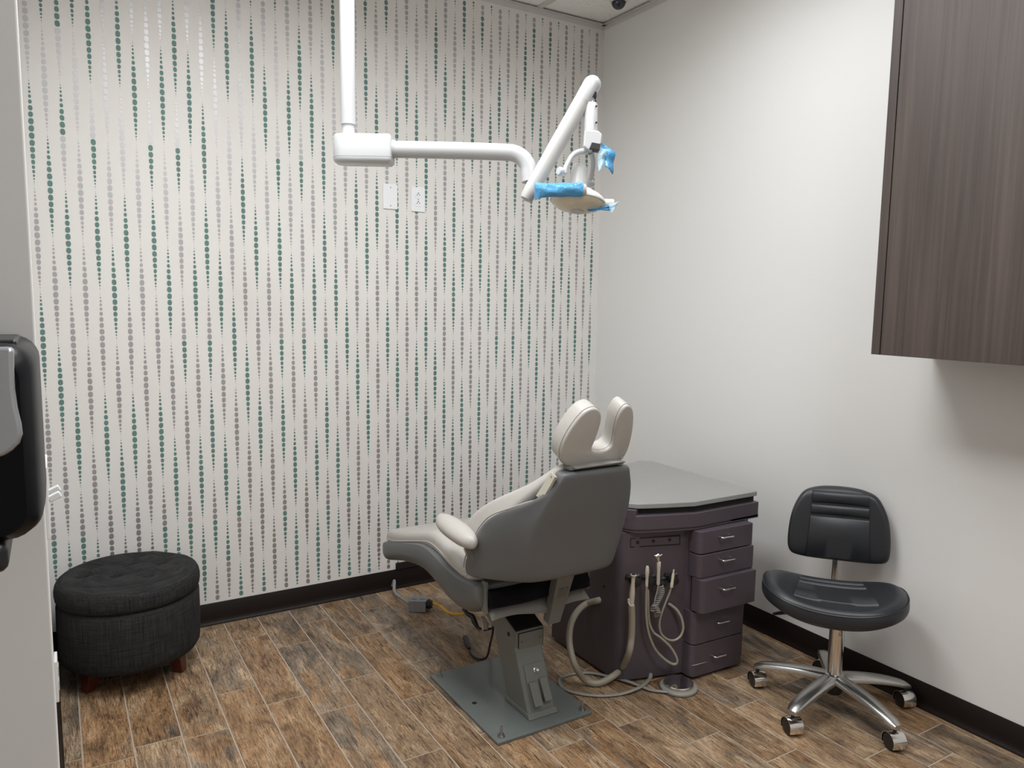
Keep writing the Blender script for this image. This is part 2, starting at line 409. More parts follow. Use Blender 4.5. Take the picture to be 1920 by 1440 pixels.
# --- back wall with its beaded wallpaper
def wall_back():
    bm = bmesh.new()
    box(bm, ((LX1-.1)/2, .05, CEIL/2), (abs(LX1)+.1+.1, .1, CEIL), mi=0)
    raw = [438, 457, 483, 515, 550, 590, 636, 690, 746, 807, 870, 934, 997, 1057, 1113, 1165, 1210, 1249, 1285, 1314, 1340, 1357]
    hh = [3, 5, 9, 12, 14, 16, 20, 25, 27, 30, 31, 31, 30, 28, 26, 22, 18, 16, 12, 9, 5, 3]
    P = .39215; Z0 = 1.84632; X0 = -2.66143; W = .050265
    # colour of each half spindle from the ceiling down (T teal, G silver); even columns start at row -2, odd at -1.5-1
    E = ['GG GG TT GG TT GG GT GG', 'TT TG TG TT GG TT GT GG', 'TT TT GT TT GG TT GG GG', 'TT TT GG TT GG TT GG GG', 'GG GG GT TT GG TT GT GG',
         'TT TT GT GG GT GG GT GG', 'GG GG TT TT GT TT GT GG', 'GG TT GG GG TT GG TG TT', 'TT TT GG TT GG TT GG TT', 'TT GG GT TT GT TT GT GG',
         'GG TT GT GG GT GG GG GG', 'GG GG TT TT GT TT GT GG', 'GG GG GG GG TT GG TG TT', 'TT TT GG TT GG TT GG TT', 'TT GG GG GG TT GG TT GG',
         'GG TT GG TT GG GT GG GG', 'GG GG TT TT TT GT TT GG', 'GG TT GG TT GG TT GG GG', 'TT TT GG TT GG TT GG GG', 'GT GG GG TT GG TT GG GG',
         'GG TT GT GG GT GG GG GG', 'GG GG TT TT GT TT GT GG', 'GT TT TT GG TT GG TT GG', 'GT GG TT GG GG TT GG GG', 'GG TT TT TT GT GG GG GG',
         'GG GG TT GG TT TT GG GG', 'GG TT GG TT GT GG GG GG']
    O = ['GG TT GG TT GG TT GG TT', 'TT TT GG GG GG GG GG TT', 'GG GG GG GG TT GG TT GG', 'GG GG TT GG GG GG GG GG', 'GG GG TT GG TT GG TT TT',
         'GG GG TT GG TT GG TT TT', 'TT TT GG GG TT GG TT TG', 'GG GG GG TT GG TT GG GG', 'GG GG TT GG GG GG GG GG', 'GG GG TT GG TT GG TT TT',
         'GG GG TT GG TT GG TT TT', 'TT TT GG GG TT GG TT TT', 'GG GG GG TT GG TT GG GG', 'GG GG TT TT GG GG GG GG', 'GG GG TT TT GG TT GG TT',
         'GG GG TT TG GG TT GG TT', 'TT TT GG GG GG TT GG TT', 'TT GG GG TT TT GG TT GG', 'TT GG TT GG GG GG GG TT', 'TT GG TT GG TT GG TT GG',
         'GG GG TT GG TT GG TT GG', 'GG TT GG GG TT GG TT GG', 'TT GG TT TT GG TT GG GG', 'TT GG TT GG TT GG TT GG', 'GG GG TT GG TT GG TT GG',
         'GG GG TT TT GG GG TT GG']
    rnd = random.Random(3)
    for c in range(53):
        x = X0 + W*c
        pat = (E[c//2] if c % 2 == 0 else O[c//2]).split()
        for s, hv in enumerate(pat):
            ztop = Z0 + (2 - s + 0)*P if c % 2 == 0 else Z0 + (3.5 - s)*P
            if c % 2 == 0: ztop = Z0 + P*(3-s)-P*0
            for k, (q, h) in enumerate(zip(raw, hh)):
                t = (q-425)/947
                z = ztop - P*t
                hz = h*.000398*.95; hx = hz*.76
                if z+hz > CEIL-.03 or z-hz < .105: continue
                mi = 1 if hv[0 if t < .5 else 1] == 'T' else 2
                n = 12 if h > 10 else 8
                p = 2.35; tl = rnd.uniform(-.12, .12)
                vs = []
                for i in range(n):
                    a = 2*PI*i/n
                    ca, sa = math.cos(a), math.sin(a)
                    ex = math.copysign(abs(ca)**(2/p), ca)*hx*(1+rnd.uniform(-.04, .04)); ez = math.copysign(abs(sa)**(2/p), sa)*hz*(1+rnd.uniform(-.03, .03))
                    vs.append(bm.verts.new((x+ex+ez*tl*.35, -.0007, z+ez)))
                bm.faces.new(vs[::-1]).material_index = mi
    me = bpy.data.meshes.new('wall_back')
    bmesh.ops.recalc_face_normals(bm, faces=[f for f in bm.faces if f.material_index == 0])
    for f in bm.faces:
        f.normal_update()
        if f.material_index and f.normal.y > 0: f.normal_flip()
    bm.to_mesh(me); bm.free()
    for m in (m_paper, m_teal, m_silver): me.materials.append(m)
    o = bpy.data.objects.new('wall_back', me); C.objects.link(o); struct(o)
wall_back()

def sbox(name, lo, hi, m, bevel=0):
    bm = bmesh.new(); lo = Vector(lo); hi = Vector(hi)
    box(bm, (lo+hi)/2, hi-lo)
    return struct(finish(bm, name, m, origin=(0, 0, 0), bevel=bevel))
sbox('wall_right', (0, -4.7, 0), (.1, 0, CEIL), m_wall)
sbox('wall_rear', (-4.3, -4.8, 0), (.1, -4.7, CEIL), m_wall)
sbox('wall_left', (-4.3, -4.7, 0), (-4.2, LY, CEIL), m_wall)
bm = bmesh.new()      # the wall block in the left foreground, its end turned towards the camera
prism(bm, [(-4.2, LY, 0), (LX0, LY, 0), (LX1, 0, 0), (-4.2, 0, 0)], (0, 0, CEIL))
struct(finish(bm, 'wall_front_left', m_wall, origin=(0, 0, 0), bevel=.0035, seg=3))

# --- floor: grout bed and wood-look planks
def floor():
    bm = bmesh.new()
    col = bm.loops.layers.float_color.new('pid')
    box(bm, (-2.1, -2.35, -.051), (4.4, 4.9, .1), mi=0)
    Wd, Ln, g = .1428, .577, .0019
    known = {0: -.181, 1: -.375, -1: -.428, -2: -.188, -3: -.369, -4: -.218, -5: -.061, -6: -.304, 3: -.375, 4: -.569, 5: -.191, 9: -.344}
    rnd = random.Random(11)
    for k in range(-20, 12):
        x0 = -1.467 + k*Wd; x1 = x0 + Wd
        if x1 > .02: x1 = .02
        if x0 >= 0: continue
        ph = known.get(k, -rnd.random()*Ln)
        j = 1
        while True:
            yb = ph + (-j+2)*Ln; ya = yb - Ln; j += 1
            if yb < -4.72: break
            if ya > 0: continue
            yb2 = min(yb, .01); ya2 = max(ya, -4.7)
            if yb2-ya2 < .01: continue
            rv = (rnd.random(), rnd.random(), rnd.random(), 1)
            a = (x0+g, ya2+g); b = (x1-g, yb2-g); i = .0007
            lo = [bm.verts.new(p) for p in ((a[0], a[1], -.0022), (b[0], a[1], -.0022), (b[0], b[1], -.0022), (a[0], b[1], -.0022))]
            hi = [bm.verts.new(p) for p in ((a[0]+i, a[1]+i, 0), (b[0]-i, a[1]+i, 0), (b[0]-i, b[1]-i, 0), (a[0]+i, b[1]-i, 0))]
            fs = [bm.faces.new(hi)] + [bm.faces.new((lo[q], lo[(q+1) % 4], hi[(q+1) % 4], hi[q])) for q in range(4)]
            for f in fs:
                f.material_index = 1
                for l in f.loops: l[col] = rv
    me = bpy.data.meshes.new('floor'); bm.to_mesh(me); bm.free()
    me.materials.append(m_grout); me.materials.append(m_plank)
    o = bpy.data.objects.new('floor', me); C.objects.link(o); struct(o)
floor()

# --- ceiling with tiles, grid, wall angle
bm = bmesh.new()
box(bm, (-2.1, -2.35, CEIL+.06), (4.4, 4.9, .1), mi=0)
struct(finish(bm, 'ceiling', m_tile, origin=(0, 0, 0)))
bm = bmesh.new()
GX, GY, GS = -.43, -.41, .6
PAN = [(-2.23, -2.21), (-1.03, -2.21), (-1.63, -4.01)]      # lower-left corners of the 2x4 light panels; the last is an added unseen fill for the lower walls
for k in range(0, 7):
    x = GX - GS*k
    box(bm, (x, -2.35, CEIL+.0045), (.024, 4.7, .009))
for k in range(0, 8):
    y = GY - GS*k
    if abs(y+1.61) < .02:
        for a, b in ((-4.2, -2.23), (-1.63, -1.03), (-.43, 0)): box(bm, ((a+b)/2, y, CEIL+.004), (b-a, .024, .009))
    elif abs(y+3.41) < .02:
        for a, b in ((-4.2, -1.63), (-1.03, 0)): box(bm, ((a+b)/2, y, CEIL+.004), (b-a, .024, .009))
    else: box(bm, (-2.1, y, CEIL+.004), (4.2, .024, .009))
struct(finish(bm, 'trim_1', m_grid, origin=(0, 0, 0)))
bm = bmesh.new()
box(bm, (LX1/2, -.011, CEIL-.001), (-LX1, .022, .004)); box(bm, (LX1/2, -.0012, CEIL-.012), (-LX1, .002, .022))
box(bm, (-.011, -2.35, CEIL-.001), (.022, 4.7, .004)); box(bm, (-.0012, -2.35, CEIL-.012), (.002, 4.7, .022))
struct(finish(bm, 'trim_2', m_grid, origin=(0, 0, 0)))

# --- baseboards (cove vinyl with a toe)
def base(name, p0, p1, n, h=.098):
    p0, p1, n = Vector(p0), Vector(p1), Vector(n)
    prof = [(0, 0), (.013, 0), (.0125, .004), (.009, .009), (.005, .016), (.0038, .03), (.0035, h-.002), (.002, h), (0, h)]
    bm = bmesh.new()
    loft(bm, [[p + n*d + Vector((0, 0, z)) for d, z in prof] for p in (p0, p1)])
    return struct(finish(bm, name, m_base, origin=(0, 0, 0), ang=50))
base('baseboard_back', (LX1, 0, 0), (0, 0, 0), (0, -1, 0))
base('baseboard_right', (0, 0, 0), (0, -4.7, 0), (-1, 0, 0))
base('baseboard_left', (LX0, LY, 0), (LX1, 0, 0), (1, .009, 0))
base('baseboard_front', (-4.2, LY, 0), (LX0, LY, 0), (0, -1, 0))

# --- ceiling light panels
ml = emis('panel_glow', (1.0, .985, .95), 1.0)
labels = ['recessed ceiling light panel above the left half of the room', 'recessed ceiling light panel nearer the plain right wall', 'added unseen fill light panel in the ceiling behind the viewer']
for i, (x0, y0) in enumerate(PAN):
    t = thing('ceiling_light', labels[i], 'ceiling light', (x0+.3, y0+.6, CEIL), 'recessed ceiling light panels')
    bm = bmesh.new()
    for a, s in (((.3, .012), (.6, .024)), ((.3, 1.188), (.6, .024)), ((.012, .6), (.024, 1.152)), ((.588, .6), (.024, 1.152))):
        box(bm, (x0+a[0], y0+a[1], CEIL-.002), (s[0], s[1], .012))
    finish(bm, 'frame', m_white, t)
    bm = bmesh.new(); box(bm, (x0+.3, y0+.6, CEIL+.001), (.552, 1.152, .006)); finish(bm, 'diffuser', ml, t)
    ld = bpy.data.lights.new('panel_lamp', 'AREA'); ld.shape = 'RECTANGLE'; ld.size = .54; ld.size_y = 1.14; ld.energy = LAMP_W[i]; ld.color = (.965, .985, 1.0); ld.spread = math.radians(165)
    lo = bpy.data.objects.new('panel_lamp', ld); C.objects.link(lo); lo.parent = t; lo.location = (0, 0, -.012)

# ================================================================== SMALL WALL FITTINGS
def wall_plate(px0, py0, px1, py1, name, label, duplex):
    a = ony(px0, py0, -.004); b = ony(px1, py1, -.004)
    c = (a+b)/2; wd, ht = .071, .116
    t = thing(name, label, 'outlet' if duplex else 'cover plate', (c.x, 0, c.z))
    bm = bmesh.new(); box(bm, (c.x, -.003, c.z), (wd, .006, ht)); finish(bm, 'plate', m_platew, t, bevel=.003, seg=3)
    if duplex:
        for s in (-1, 1):
            z = c.z + s*.0195
            bm = bmesh.new()
            prism(bm, [(c.x+x, -.0055, z+y) for x, y in rrect(.0168, .014, .0085)], (0, -.0022, 0))
            f = finish(bm, 'socket', m_platew, t)
            bm = bmesh.new()
            box(bm, (c.x-.0062, -.0078, z+.002), (.0022, .0012, .0085)); box(bm, (c.x+.0062, -.0078, z+.002), (.0022, .0012, .007))
            lathe(bm, [(.0026, 0), (.0026, .0012)], (c.x, -.0071, z+.0098 if s > 0 else z+.0098), (0, -1, 0), 10)
            finish(bm, 'slots', m_dark, f)
        scr = [0]
    else: scr = [-.042, .042]
    for dz in scr:
        bm = bmesh.new(); lathe(bm, [(.003, 0), (.003, .0008), (0, .0012)], (c.x, -.0058, c.z+dz), (0, -1, 0), 12); finish(bm, 'screw', m_scr, t)
wall_plate(719, 345, 745, 392, 'cover_plate', 'blank white cover plate on the beaded wallpaper, left of the outlet', False)
wall_plate(770, 350, 798, 398, 'wall_outlet', 'white duplex outlet plate on the beaded wallpaper below the lamp arm', True)

# black recess cover just above the back baseboard
bm = bmesh.new(); a = ony(741.5, 1060, 0); box(bm, (a.x+.07, -.004, .114), (.14, .008, .034))
tag(finish(bm, 'cover_strip', m_black, origin=(a.x+.07, 0, .114), bevel=.001), 'short black strip above the baseboard behind the foot of the dental chair', 'cover strip')

# left return wall: two-gang switch and an outlet seen edge on
def lw(y, z, d):
    t = (y-LY)/(0-LY); return Vector((LX0+(LX1-LX0)*t + d, y, z))
t = thing('light_switch', 'white two lever light switch on the end wall beside the towel dispenser', 'light switch', lw(-2.0, 1.12, 0))
bm = bmesh.new(); box(bm, lw(-2.0, 1.12, .003), (.006, .116, .116)); finish(bm, 'plate', m_whitep, t, bevel=.002)
for y in (-2.023, -1.977):
    bm = bmesh.new()
    box(bm, lw(y, 1.122, .0135), (.019, .010, .0105), mtx=Matrix.Rotation(math.radians(-25), 3, 'Y'))
    finish(bm, 'lever', m_whitep, t, bevel=.002)
t = thing('side_outlet', 'white outlet plate low on the end wall beside the tufted ottoman', 'outlet', lw(-1.09, .40, 0))
bm = bmesh.new(); box(bm, lw(-1.09, .40, .004), (.008, .071, .116)); finish(bm, 'plate', m_whitep, t, bevel=.002)
for s in (-1, 1):
    bm = bmesh.new(); box(bm, lw(-1.09, .40+s*.02, .0085), (.003, .033, .028)); finish(bm, 'socket', m_joint, t, bevel=.001)

# paper towel dispenser on the foreground wall face
def dispenser():
    Y = LY-.215
    R = ony(79, 850, Y); x1 = R.x; zt = ony(40, 645, Y).z; zb = ony(60, 1022, Y).z; x0 = x1-.30
    t = thing('towel_dispenser', 'black and silver paper towel dispenser on the foreground wall', 'towel dispenser', ((x0+x1)/2, LY, zb))
    bm = bmesh.new()
    zc = (zt+zb)/2; hz = (zt-zb)/2; xc = (x0+x1)/2
    secs = []
    for y, k in ((LY-.001, 1.0), (LY-.10, 1.0), (LY-.17, .985), (LY-.2, .95), (LY-.214, .88)):
        secs.append([(xc+x*k, y, zc+z*k) for x, z in rrect(.15, hz, .03, 6)])
    loft(bm, secs); finish(bm, 'housing', m_blackg, t)
    # silver front cover, shield shaped
    o = [ony(px, py, Y-.004) for px, py in ((26, 652), (27, 690), (29, 730), (34, 765), (41, 795), (43, 815), (38, 832), (24, 846), (6, 858))]
    left = [Vector((x0+.02, Y-.004, o[-1].z-.01)), Vector((x0+.02, Y-.004, o[0].z))]
    bm = bmesh.new(); prism(bm, o+left, (0, .03, 0)); finish(bm, 'front_cover', m_silverp, t, bevel=.006, seg=3)
    bm = bmesh.new(); b = ony(19, 1045, Y+.03)
    box(bm, (b.x-.07, Y+.06, (zb+b.z)/2-.002), (.14, .12, (zb-b.z)*1.9)); finish(bm, 'paper_outlet', m_black, t, bevel=.012, seg=3)
    bm = bmesh.new(); box(bm, (xc, (LY+Y)/2+.02, zt-.004), (.26, .14, .012)); finish(bm, 'top_lid', m_black, t, bevel=.004)
dispenser()

# dome camera on the ceiling
dc = Vector((-.175, -.355, CEIL))
p = onz(1160, 6, CEIL-.02)
dc.x, dc.y = p.x, p.y
t = thing('dome_camera', 'small black dome security camera with white collar on the ceiling', 'security camera', dc)
bm = bmesh.new(); lathe(bm, [(.046, .002), (.046, -.008), (.043, -.014), (.036, -.016), (.036, .002)], dc, seg=36); finish(bm, 'collar', m_whitep, t)
bm = bmesh.new(); lathe(bm, [(.0355, -.012)] + [(.0355*math.cos(a), -.014-.0355*math.sin(a)) for a in [PI/2*k/8 for k in range(1, 8)]] + [(0, -.0495)], dc, seg=32); finish(bm, 'dome', mat('dark_blue_dome', (.002, .004, .02), .08, spec=.8), t)

# wall cabinet on the right wall
XC = -.35
a = onx(1633, 664, XC)
y1, zb = a.y, a.z; zt = 2.62; y0 = y1-1.25
t = thing('wall_cabinet', 'dark brown wood wall cabinet high on the right wall', 'cabinet', (0, (y0+y1)/2, zb))
bm = bmesh.new(); box(bm, ((XC+.02)/2-.0, (y0+y1)/2, (zb+zt)/2), (abs(XC+.02), y1-y0, zt-zb)); finish(bm, 'body', m_cab, t, bevel=.001)
bm = bmesh.new(); box(bm, (XC+.0095, y1-.0145, (zb+zt)/2), (.019, .029, zt-zb)); finish(bm, 'filler_strip', m_cab, t, bevel=.001)
for k in range(2):
    ya = y1-.031-k*.61
    bm = bmesh.new(); box(bm, (XC+.0095, ya-.304, (zb+zt)/2), (.019, .606, zt-zb)); finish(bm, 'door', m_cab, t, bevel=.0012)

# ================================================================== DENTAL LAMP ON ITS POLE
def lamp():
    D = 2.4
    top = dep(653, 240, D)
    PX, PY = top.x, top.y
    t = thing('dental_lamp', 'white ceiling hung dental lamp with jointed arm over the chair', 'dental lamp', (PX, PY, CEIL))
    U = RT; px = D/F                      # metres per pixel at the lamp
    q = lambda x, y, d=0.0: dep(x, y, D) + fw*d
    zc = dep(655, 234, D).z; zb = dep(655, 254, D).z
    bm = bmesh.new()
    lathe(bm, [(.0235, 0), (.0235, CEIL-zc)], (PX, PY, zc), seg=32); finish(bm, 'pole', m_white, t)
    bm = bmesh.new(); lathe(bm, [(.07, 0), (.07, .012), (.05, .03), (.025, .034)][::-1], (PX, PY, CEIL-.034), seg=32); finish(bm, 'ceiling_flange', m_white, t)
    bm = bmesh.new(); lathe(bm, [(.0215, 0), (.0205, .018), (.0195, zc-zb+.004)][::1], (PX, PY, zb-.002), seg=32); finish(bm, 'collar', m_white, t)
    # arm housing: long rounded box along the arm
    Lp, Rp = q(626, 283), q(737, 281)
    ax = (Rp-Lp); ax.z = 0; L = ax.length; ax.normalize(); sd = Vector((0, 0, 1)).cross(ax)
    c = (Lp+Rp)/2
    def shell(z0, z1, hw, r, rs, name, m, inset=0, lo=0, hi=0):
        bm = bmesh.new(); secs = []
        for z, k in ((z0, lo), (z0+.006, lo*.2), (z1-.006, hi*.2), (z1, hi)):
            ring = []
            rr_ = []
            for cx, cy, a0, r_ in ((1, 1, 0, .012), (-1, 1, 1, r), (-1, -1, 2, r), (1, -1, 3, .012)):
                for j in range(9):
                    aa = PI/2*(a0+j/8); rr_.append((cx*(L/2-r_) + (r_-k)*math.cos(aa), cy*(hw-r_) + (r_-k)*math.sin(aa)))
            for x, y in rr_: ring.append(Vector((c.x, c.y, 0)) + ax*x + sd*y + Vector((0, 0, z)))
            secs.append(ring)
        loft(bm, secs); return finish(bm, name, m, t, ang=50)
    zt2 = q(680, 256).z; zm = q(680, 297).z; zl = q(680, 308).z
    shell(zm, zt2, .047, .040, .004, 'arm_housing', m_white, hi=.004)
    shell(zl, zm-.001, .047, .040, .010, 'housing_base', m_white, lo=.010)
    bm = bmesh.new()
    A = q(734, 280); B = q(950, 285.5); 
    pts = [A, q(800, 281.2), q(880, 283.2), q(945, 285.5), q(965, 288), q(980, 297), q(990, 312), q(993, 330), q(994, 341)]
    tube(bm, pts, .0262, 24, smooth=6); finish(bm, 'upper_arm', m_white, t)
    bm = bmesh.new(); tube(bm, [q(734, 279.8), q(741, 280)], .0285, 24); finish(bm, 'arm_ring', m_white, t, bevel=.001)
    bm = bmesh.new(); tube(bm, [q(992.5, 338), q(990.5, 362)], .0075, 14); finish(bm, 'pivot_pin', m_alu, t)
    # spring arm, a little nearer than the elbow
    a0, a1 = q(991, 369, -.03), q(1090, 196, -.03)
    dv = (a1-a0).normalized()
    bm = bmesh.new()
    tube(bm, [a0-dv*.022, a0-dv*.018, a0-dv*.006, a0+dv*.02, a0+(a1-a0)*.5, a1], [.006, .0185, .022, .0235, .0255, .0265], 24)
    finish(bm, 'spring_arm', m_joint, t)
    bm = bmesh.new(); k0, k1 = q(1090, 197, -.03), q(1108, 166, -.03)
    prof = []; ln = (k1-k0).length
    prof = [(.0268, 0), (.0268, .004), (.0275, .01), (.0285, ln)] + [(.0285*math.cos(x), ln+.0285*math.sin(x)) for x in [PI/2*i/8 for i in range(1, 8)]] + [(0, ln+.0285)]
    lathe(bm, prof, k0, (k1-k0), 28); finish(bm, 'knuckle', m_white, t)
    bm = bmesh.new(); tube(bm, [q(1108.5, 178, -.03), q(1107.5, 202, -.03)], .0075, 14); finish(bm, 'swivel_pin', m_chrome, t)
    bm = bmesh.new(); box(bm, q(1109, 187, -.035), (.022, .026, .016), rot=-YAW); finish(bm, 'pin_socket', m_dark, t)
    # handpiece cylinder below the knuckle
    bm = bmesh.new(); s0, s1 = q(1106, 201, -.03), q(1105.5, 256, -.03)
    lathe(bm, [(.019, 0), (.0212, .003), (.0212, (s1-s0).length)], s0, (s1-s0), 28); finish(bm, 'sleeve', m_white, t)
    for yy in (210, 240):
        bm = bmesh.new(); lathe(bm, [(.003, 0), (.003, .003), (0, .0035)], q(1114.5, yy, -.03-.0185), -fw+RT*.35, 10); finish(bm, 'sleeve_screw', m_dark, t)
    bm = bmesh.new()
    o = [(1093, 254), (1118, 255), (1126, 262), (1124, 279), (1112, 291), (1100, 291), (1091, 284)]
    prism(bm, [q(x, y, -.055) for x, y in o], fw*.05); finish(bm, 'yoke_block', m_white, t, bevel=.005, seg=3)
    bm = bmesh.new(); o = [(1106, 278), (1122, 281), (1120, 293), (1101, 290)]
    prism(bm, [q(x, y, -.062) for x, y in o], fw*.03); finish(bm, 'switch', m_black, t, bevel=.002)
    # yoke
    bm = bmesh.new(); tube(bm, [q(1099, 288, -.03), q(1085, 291, -.035), q(1072, 299, -.045), q(1064, 312, -.05), q(1058, 325, -.055), q(1057, 334, -.055)], [.0095, .009, .008, .008, .009], 16, smooth=5); finish(bm, 'yoke', m_white, t)
    bm = bmesh.new(); tube(bm, [q(1106, 290, -.02), q(1112, 299, .0), q(1113, 314, .03), q(1109, 330, .05), q(1105, 338, .055)], [.009, .008, .0075, .008], 16, smooth=5); finish(bm, 'yoke', m_white, t)
    bm = bmesh.new(); kk = q(1057, 331, -.06); lathe(bm, [(0, -.004), (.010, -.003), (.0135, 0), (.0135, .02), (.011, .024), (0, .025)][::1], kk+fw*0.012-RT*.002, (-RT*.8-fw*.6), 24); finish(bm, 'tension_knob', m_white, t)
    bm = bmesh.new(); kk = q(1106, 335, .05); lathe(bm, [(0, -.004), (.010, -.003), (.0125, 0), (.0125, .014), (0, .016)], kk, (RT*.8+fw*.6), 24); finish(bm, 'tension_knob', m_white, t)
    # lamp head
    hc = q(1084, 350, 0)
    ax2 = (q(1086, 310)-q(1083, 352)).normalized(); ax2 = (ax2 + fw*.06).normalized()
    bm = bmesh.new(); lathe(bm, [(.0285, -.004), (.0285, .01), (.0278, .012), (.0265, .045), (.024, .064), (.018, .071), (0, .073)], hc, ax2, 36); finish(bm, 'motor_cap', m_joint, t, ang=50)
    rim = q(1083, 379, 0); A2 = (ax2*1.0 + RT*.03).normalized()
    bm = bmesh.new(); lathe(bm, [(.088, 0), (.0885, .004), (.086, .010), (.07, .024), (.045, .038), (.028, .046), (0, .047)], rim, A2, 48); finish(bm, 'lamp_head', m_whitep, t, ang=50)
    bm = bmesh.new(); lathe(bm, [(.086, .002), (.082, -.006), (.066, -.018), (.04, -.027), (0, -.031)], rim, A2, 48); finish(bm, 'lens', m_clear, t)
    bm = bmesh.new(); lathe(bm, [(.022, -.031), (.022, -.018), (0, -.018)], rim, A2, 24); finish(bm, 'bulb_shield', m_joint, t)
    # handles at the two ends
    l0, l1 = q(1008, 372, -.09), q(1092, 369, -.085)
    bm = bmesh.new(); tube(bm, [l0, l1], .017, 20); h = finish(bm, 'handle', m_joint, t, bevel=.003)
    bm = bmesh.new(); e0 = q(1086, 369, -.086); lathe(bm, [(.0185, 0), (.0185, .008), (.015, .013), (0, .014)], e0, (l1-l0), 24); finish(bm, 'handle_cap', m_joint, h)
    r0, r1 = q(1128, 384, -.01), q(1150, 386, -.015)
    bm = bmesh.new(); lathe(bm, [(.013, -.01), (.0165, .006), (.0175, (r1-r0).length-.006), (.015, (r1-r0).length), (0, (r1-r0).length+.002)], r0, (r1-r0), 24); h2 = finish(bm, 'handle', m_joint, t)
    bm = bmesh.new(); tube(bm, [q(1052, 374, -.03), q(1052, 374, -.085)], .010, 14); finish(bm, 'handle_bracket', m_joint, t)
    # barrier film: a wrinkled sleeve on the left handle
    rnd = random.Random(5)
    bm = bmesh.new(); secs = []
    n = 26
    for i in range(n+1):
        s = i/n; c0 = q(1001+87*s, 371.5-3*s, -.09)
        fl = 1+.35*max(0, .16-s)/.16
        ring = []
        for k in range(28):
            a = 2*PI*k/28
            r = .0192*(1+.07*math.sin(3*a+7*s)+.05*math.sin(5*a-11*s)+rnd.uniform(-.015, .015))
            ring.append(c0 + UP*math.sin(a)*r*1.08*fl + fw*math.cos(a)*r*.95)
        secs.append(ring)
    loft(bm, secs, cap=False); f = finish(bm, 'barrier_film', m_film, t, ang=60)
    f['label'] = 'blue plastic barrier film sleeve on the left handle'
    # loose film hanging from the yoke switch
    def sheet(name, corners, nx, ny, amp, seed, m):
        rnd = random.Random(seed); bm = bmesh.new(); g = []
        a, b, c, d = corners
        for j in range(ny+1):
            row = []
            for i in range(nx+1):
                u, v = i/nx, j/ny
                p = a*(1-u)*(1-v) + b*u*(1-v) + c*u*v + d*(1-u)*v
                p = p + fw*(amp*math.sin(6*u+2.2*v)*(.3+v) + amp*.5*math.sin(11*v+3*u)) + RT*(amp*.35*math.sin(9*v))
                row.append(bm.verts.new(p))
            g.append(row)
        for j in range(ny):
            for i in range(nx): bm.faces.new((g[j][i], g[j][i+1], g[j+1][i+1], g[j+1][i]))
        o = finish(bm, name, m, t, ang=70)
        s = o.modifiers.new('thick', 'SOLIDIFY'); s.thickness = .0004
        return o
    o = sheet('barrier_film', [q(1121, 274, -.05), q(1151, 290, -.03), q(1147, 331, -.03), q(1131, 321, -.05)], 12, 14, .005, 1, m_film); o['label'] = 'blue plastic film hanging off the switch'
    sheet('barrier_film', [q(1117, 285, -.055), q(1133, 290, -.05), q(1129, 320, -.05), q(1118, 331, -.055)], 8, 12, .004, 2, m_haze)
    o = sheet('barrier_film', [q(1098, 397, -.03), q(1143, 389, -.03), q(1148, 398, -.03), q(1104, 400, -.03)], 12, 6, .004, 3, m_film); o['label'] = 'crumpled blue film under the right handle'
    sheet('barrier_film', [q(1138, 388, -.035), q(1158, 382, -.03), q(1152, 395, -.03), q(1143, 405, -.035)], 6, 6, .003, 4, m_haze)
lamp()

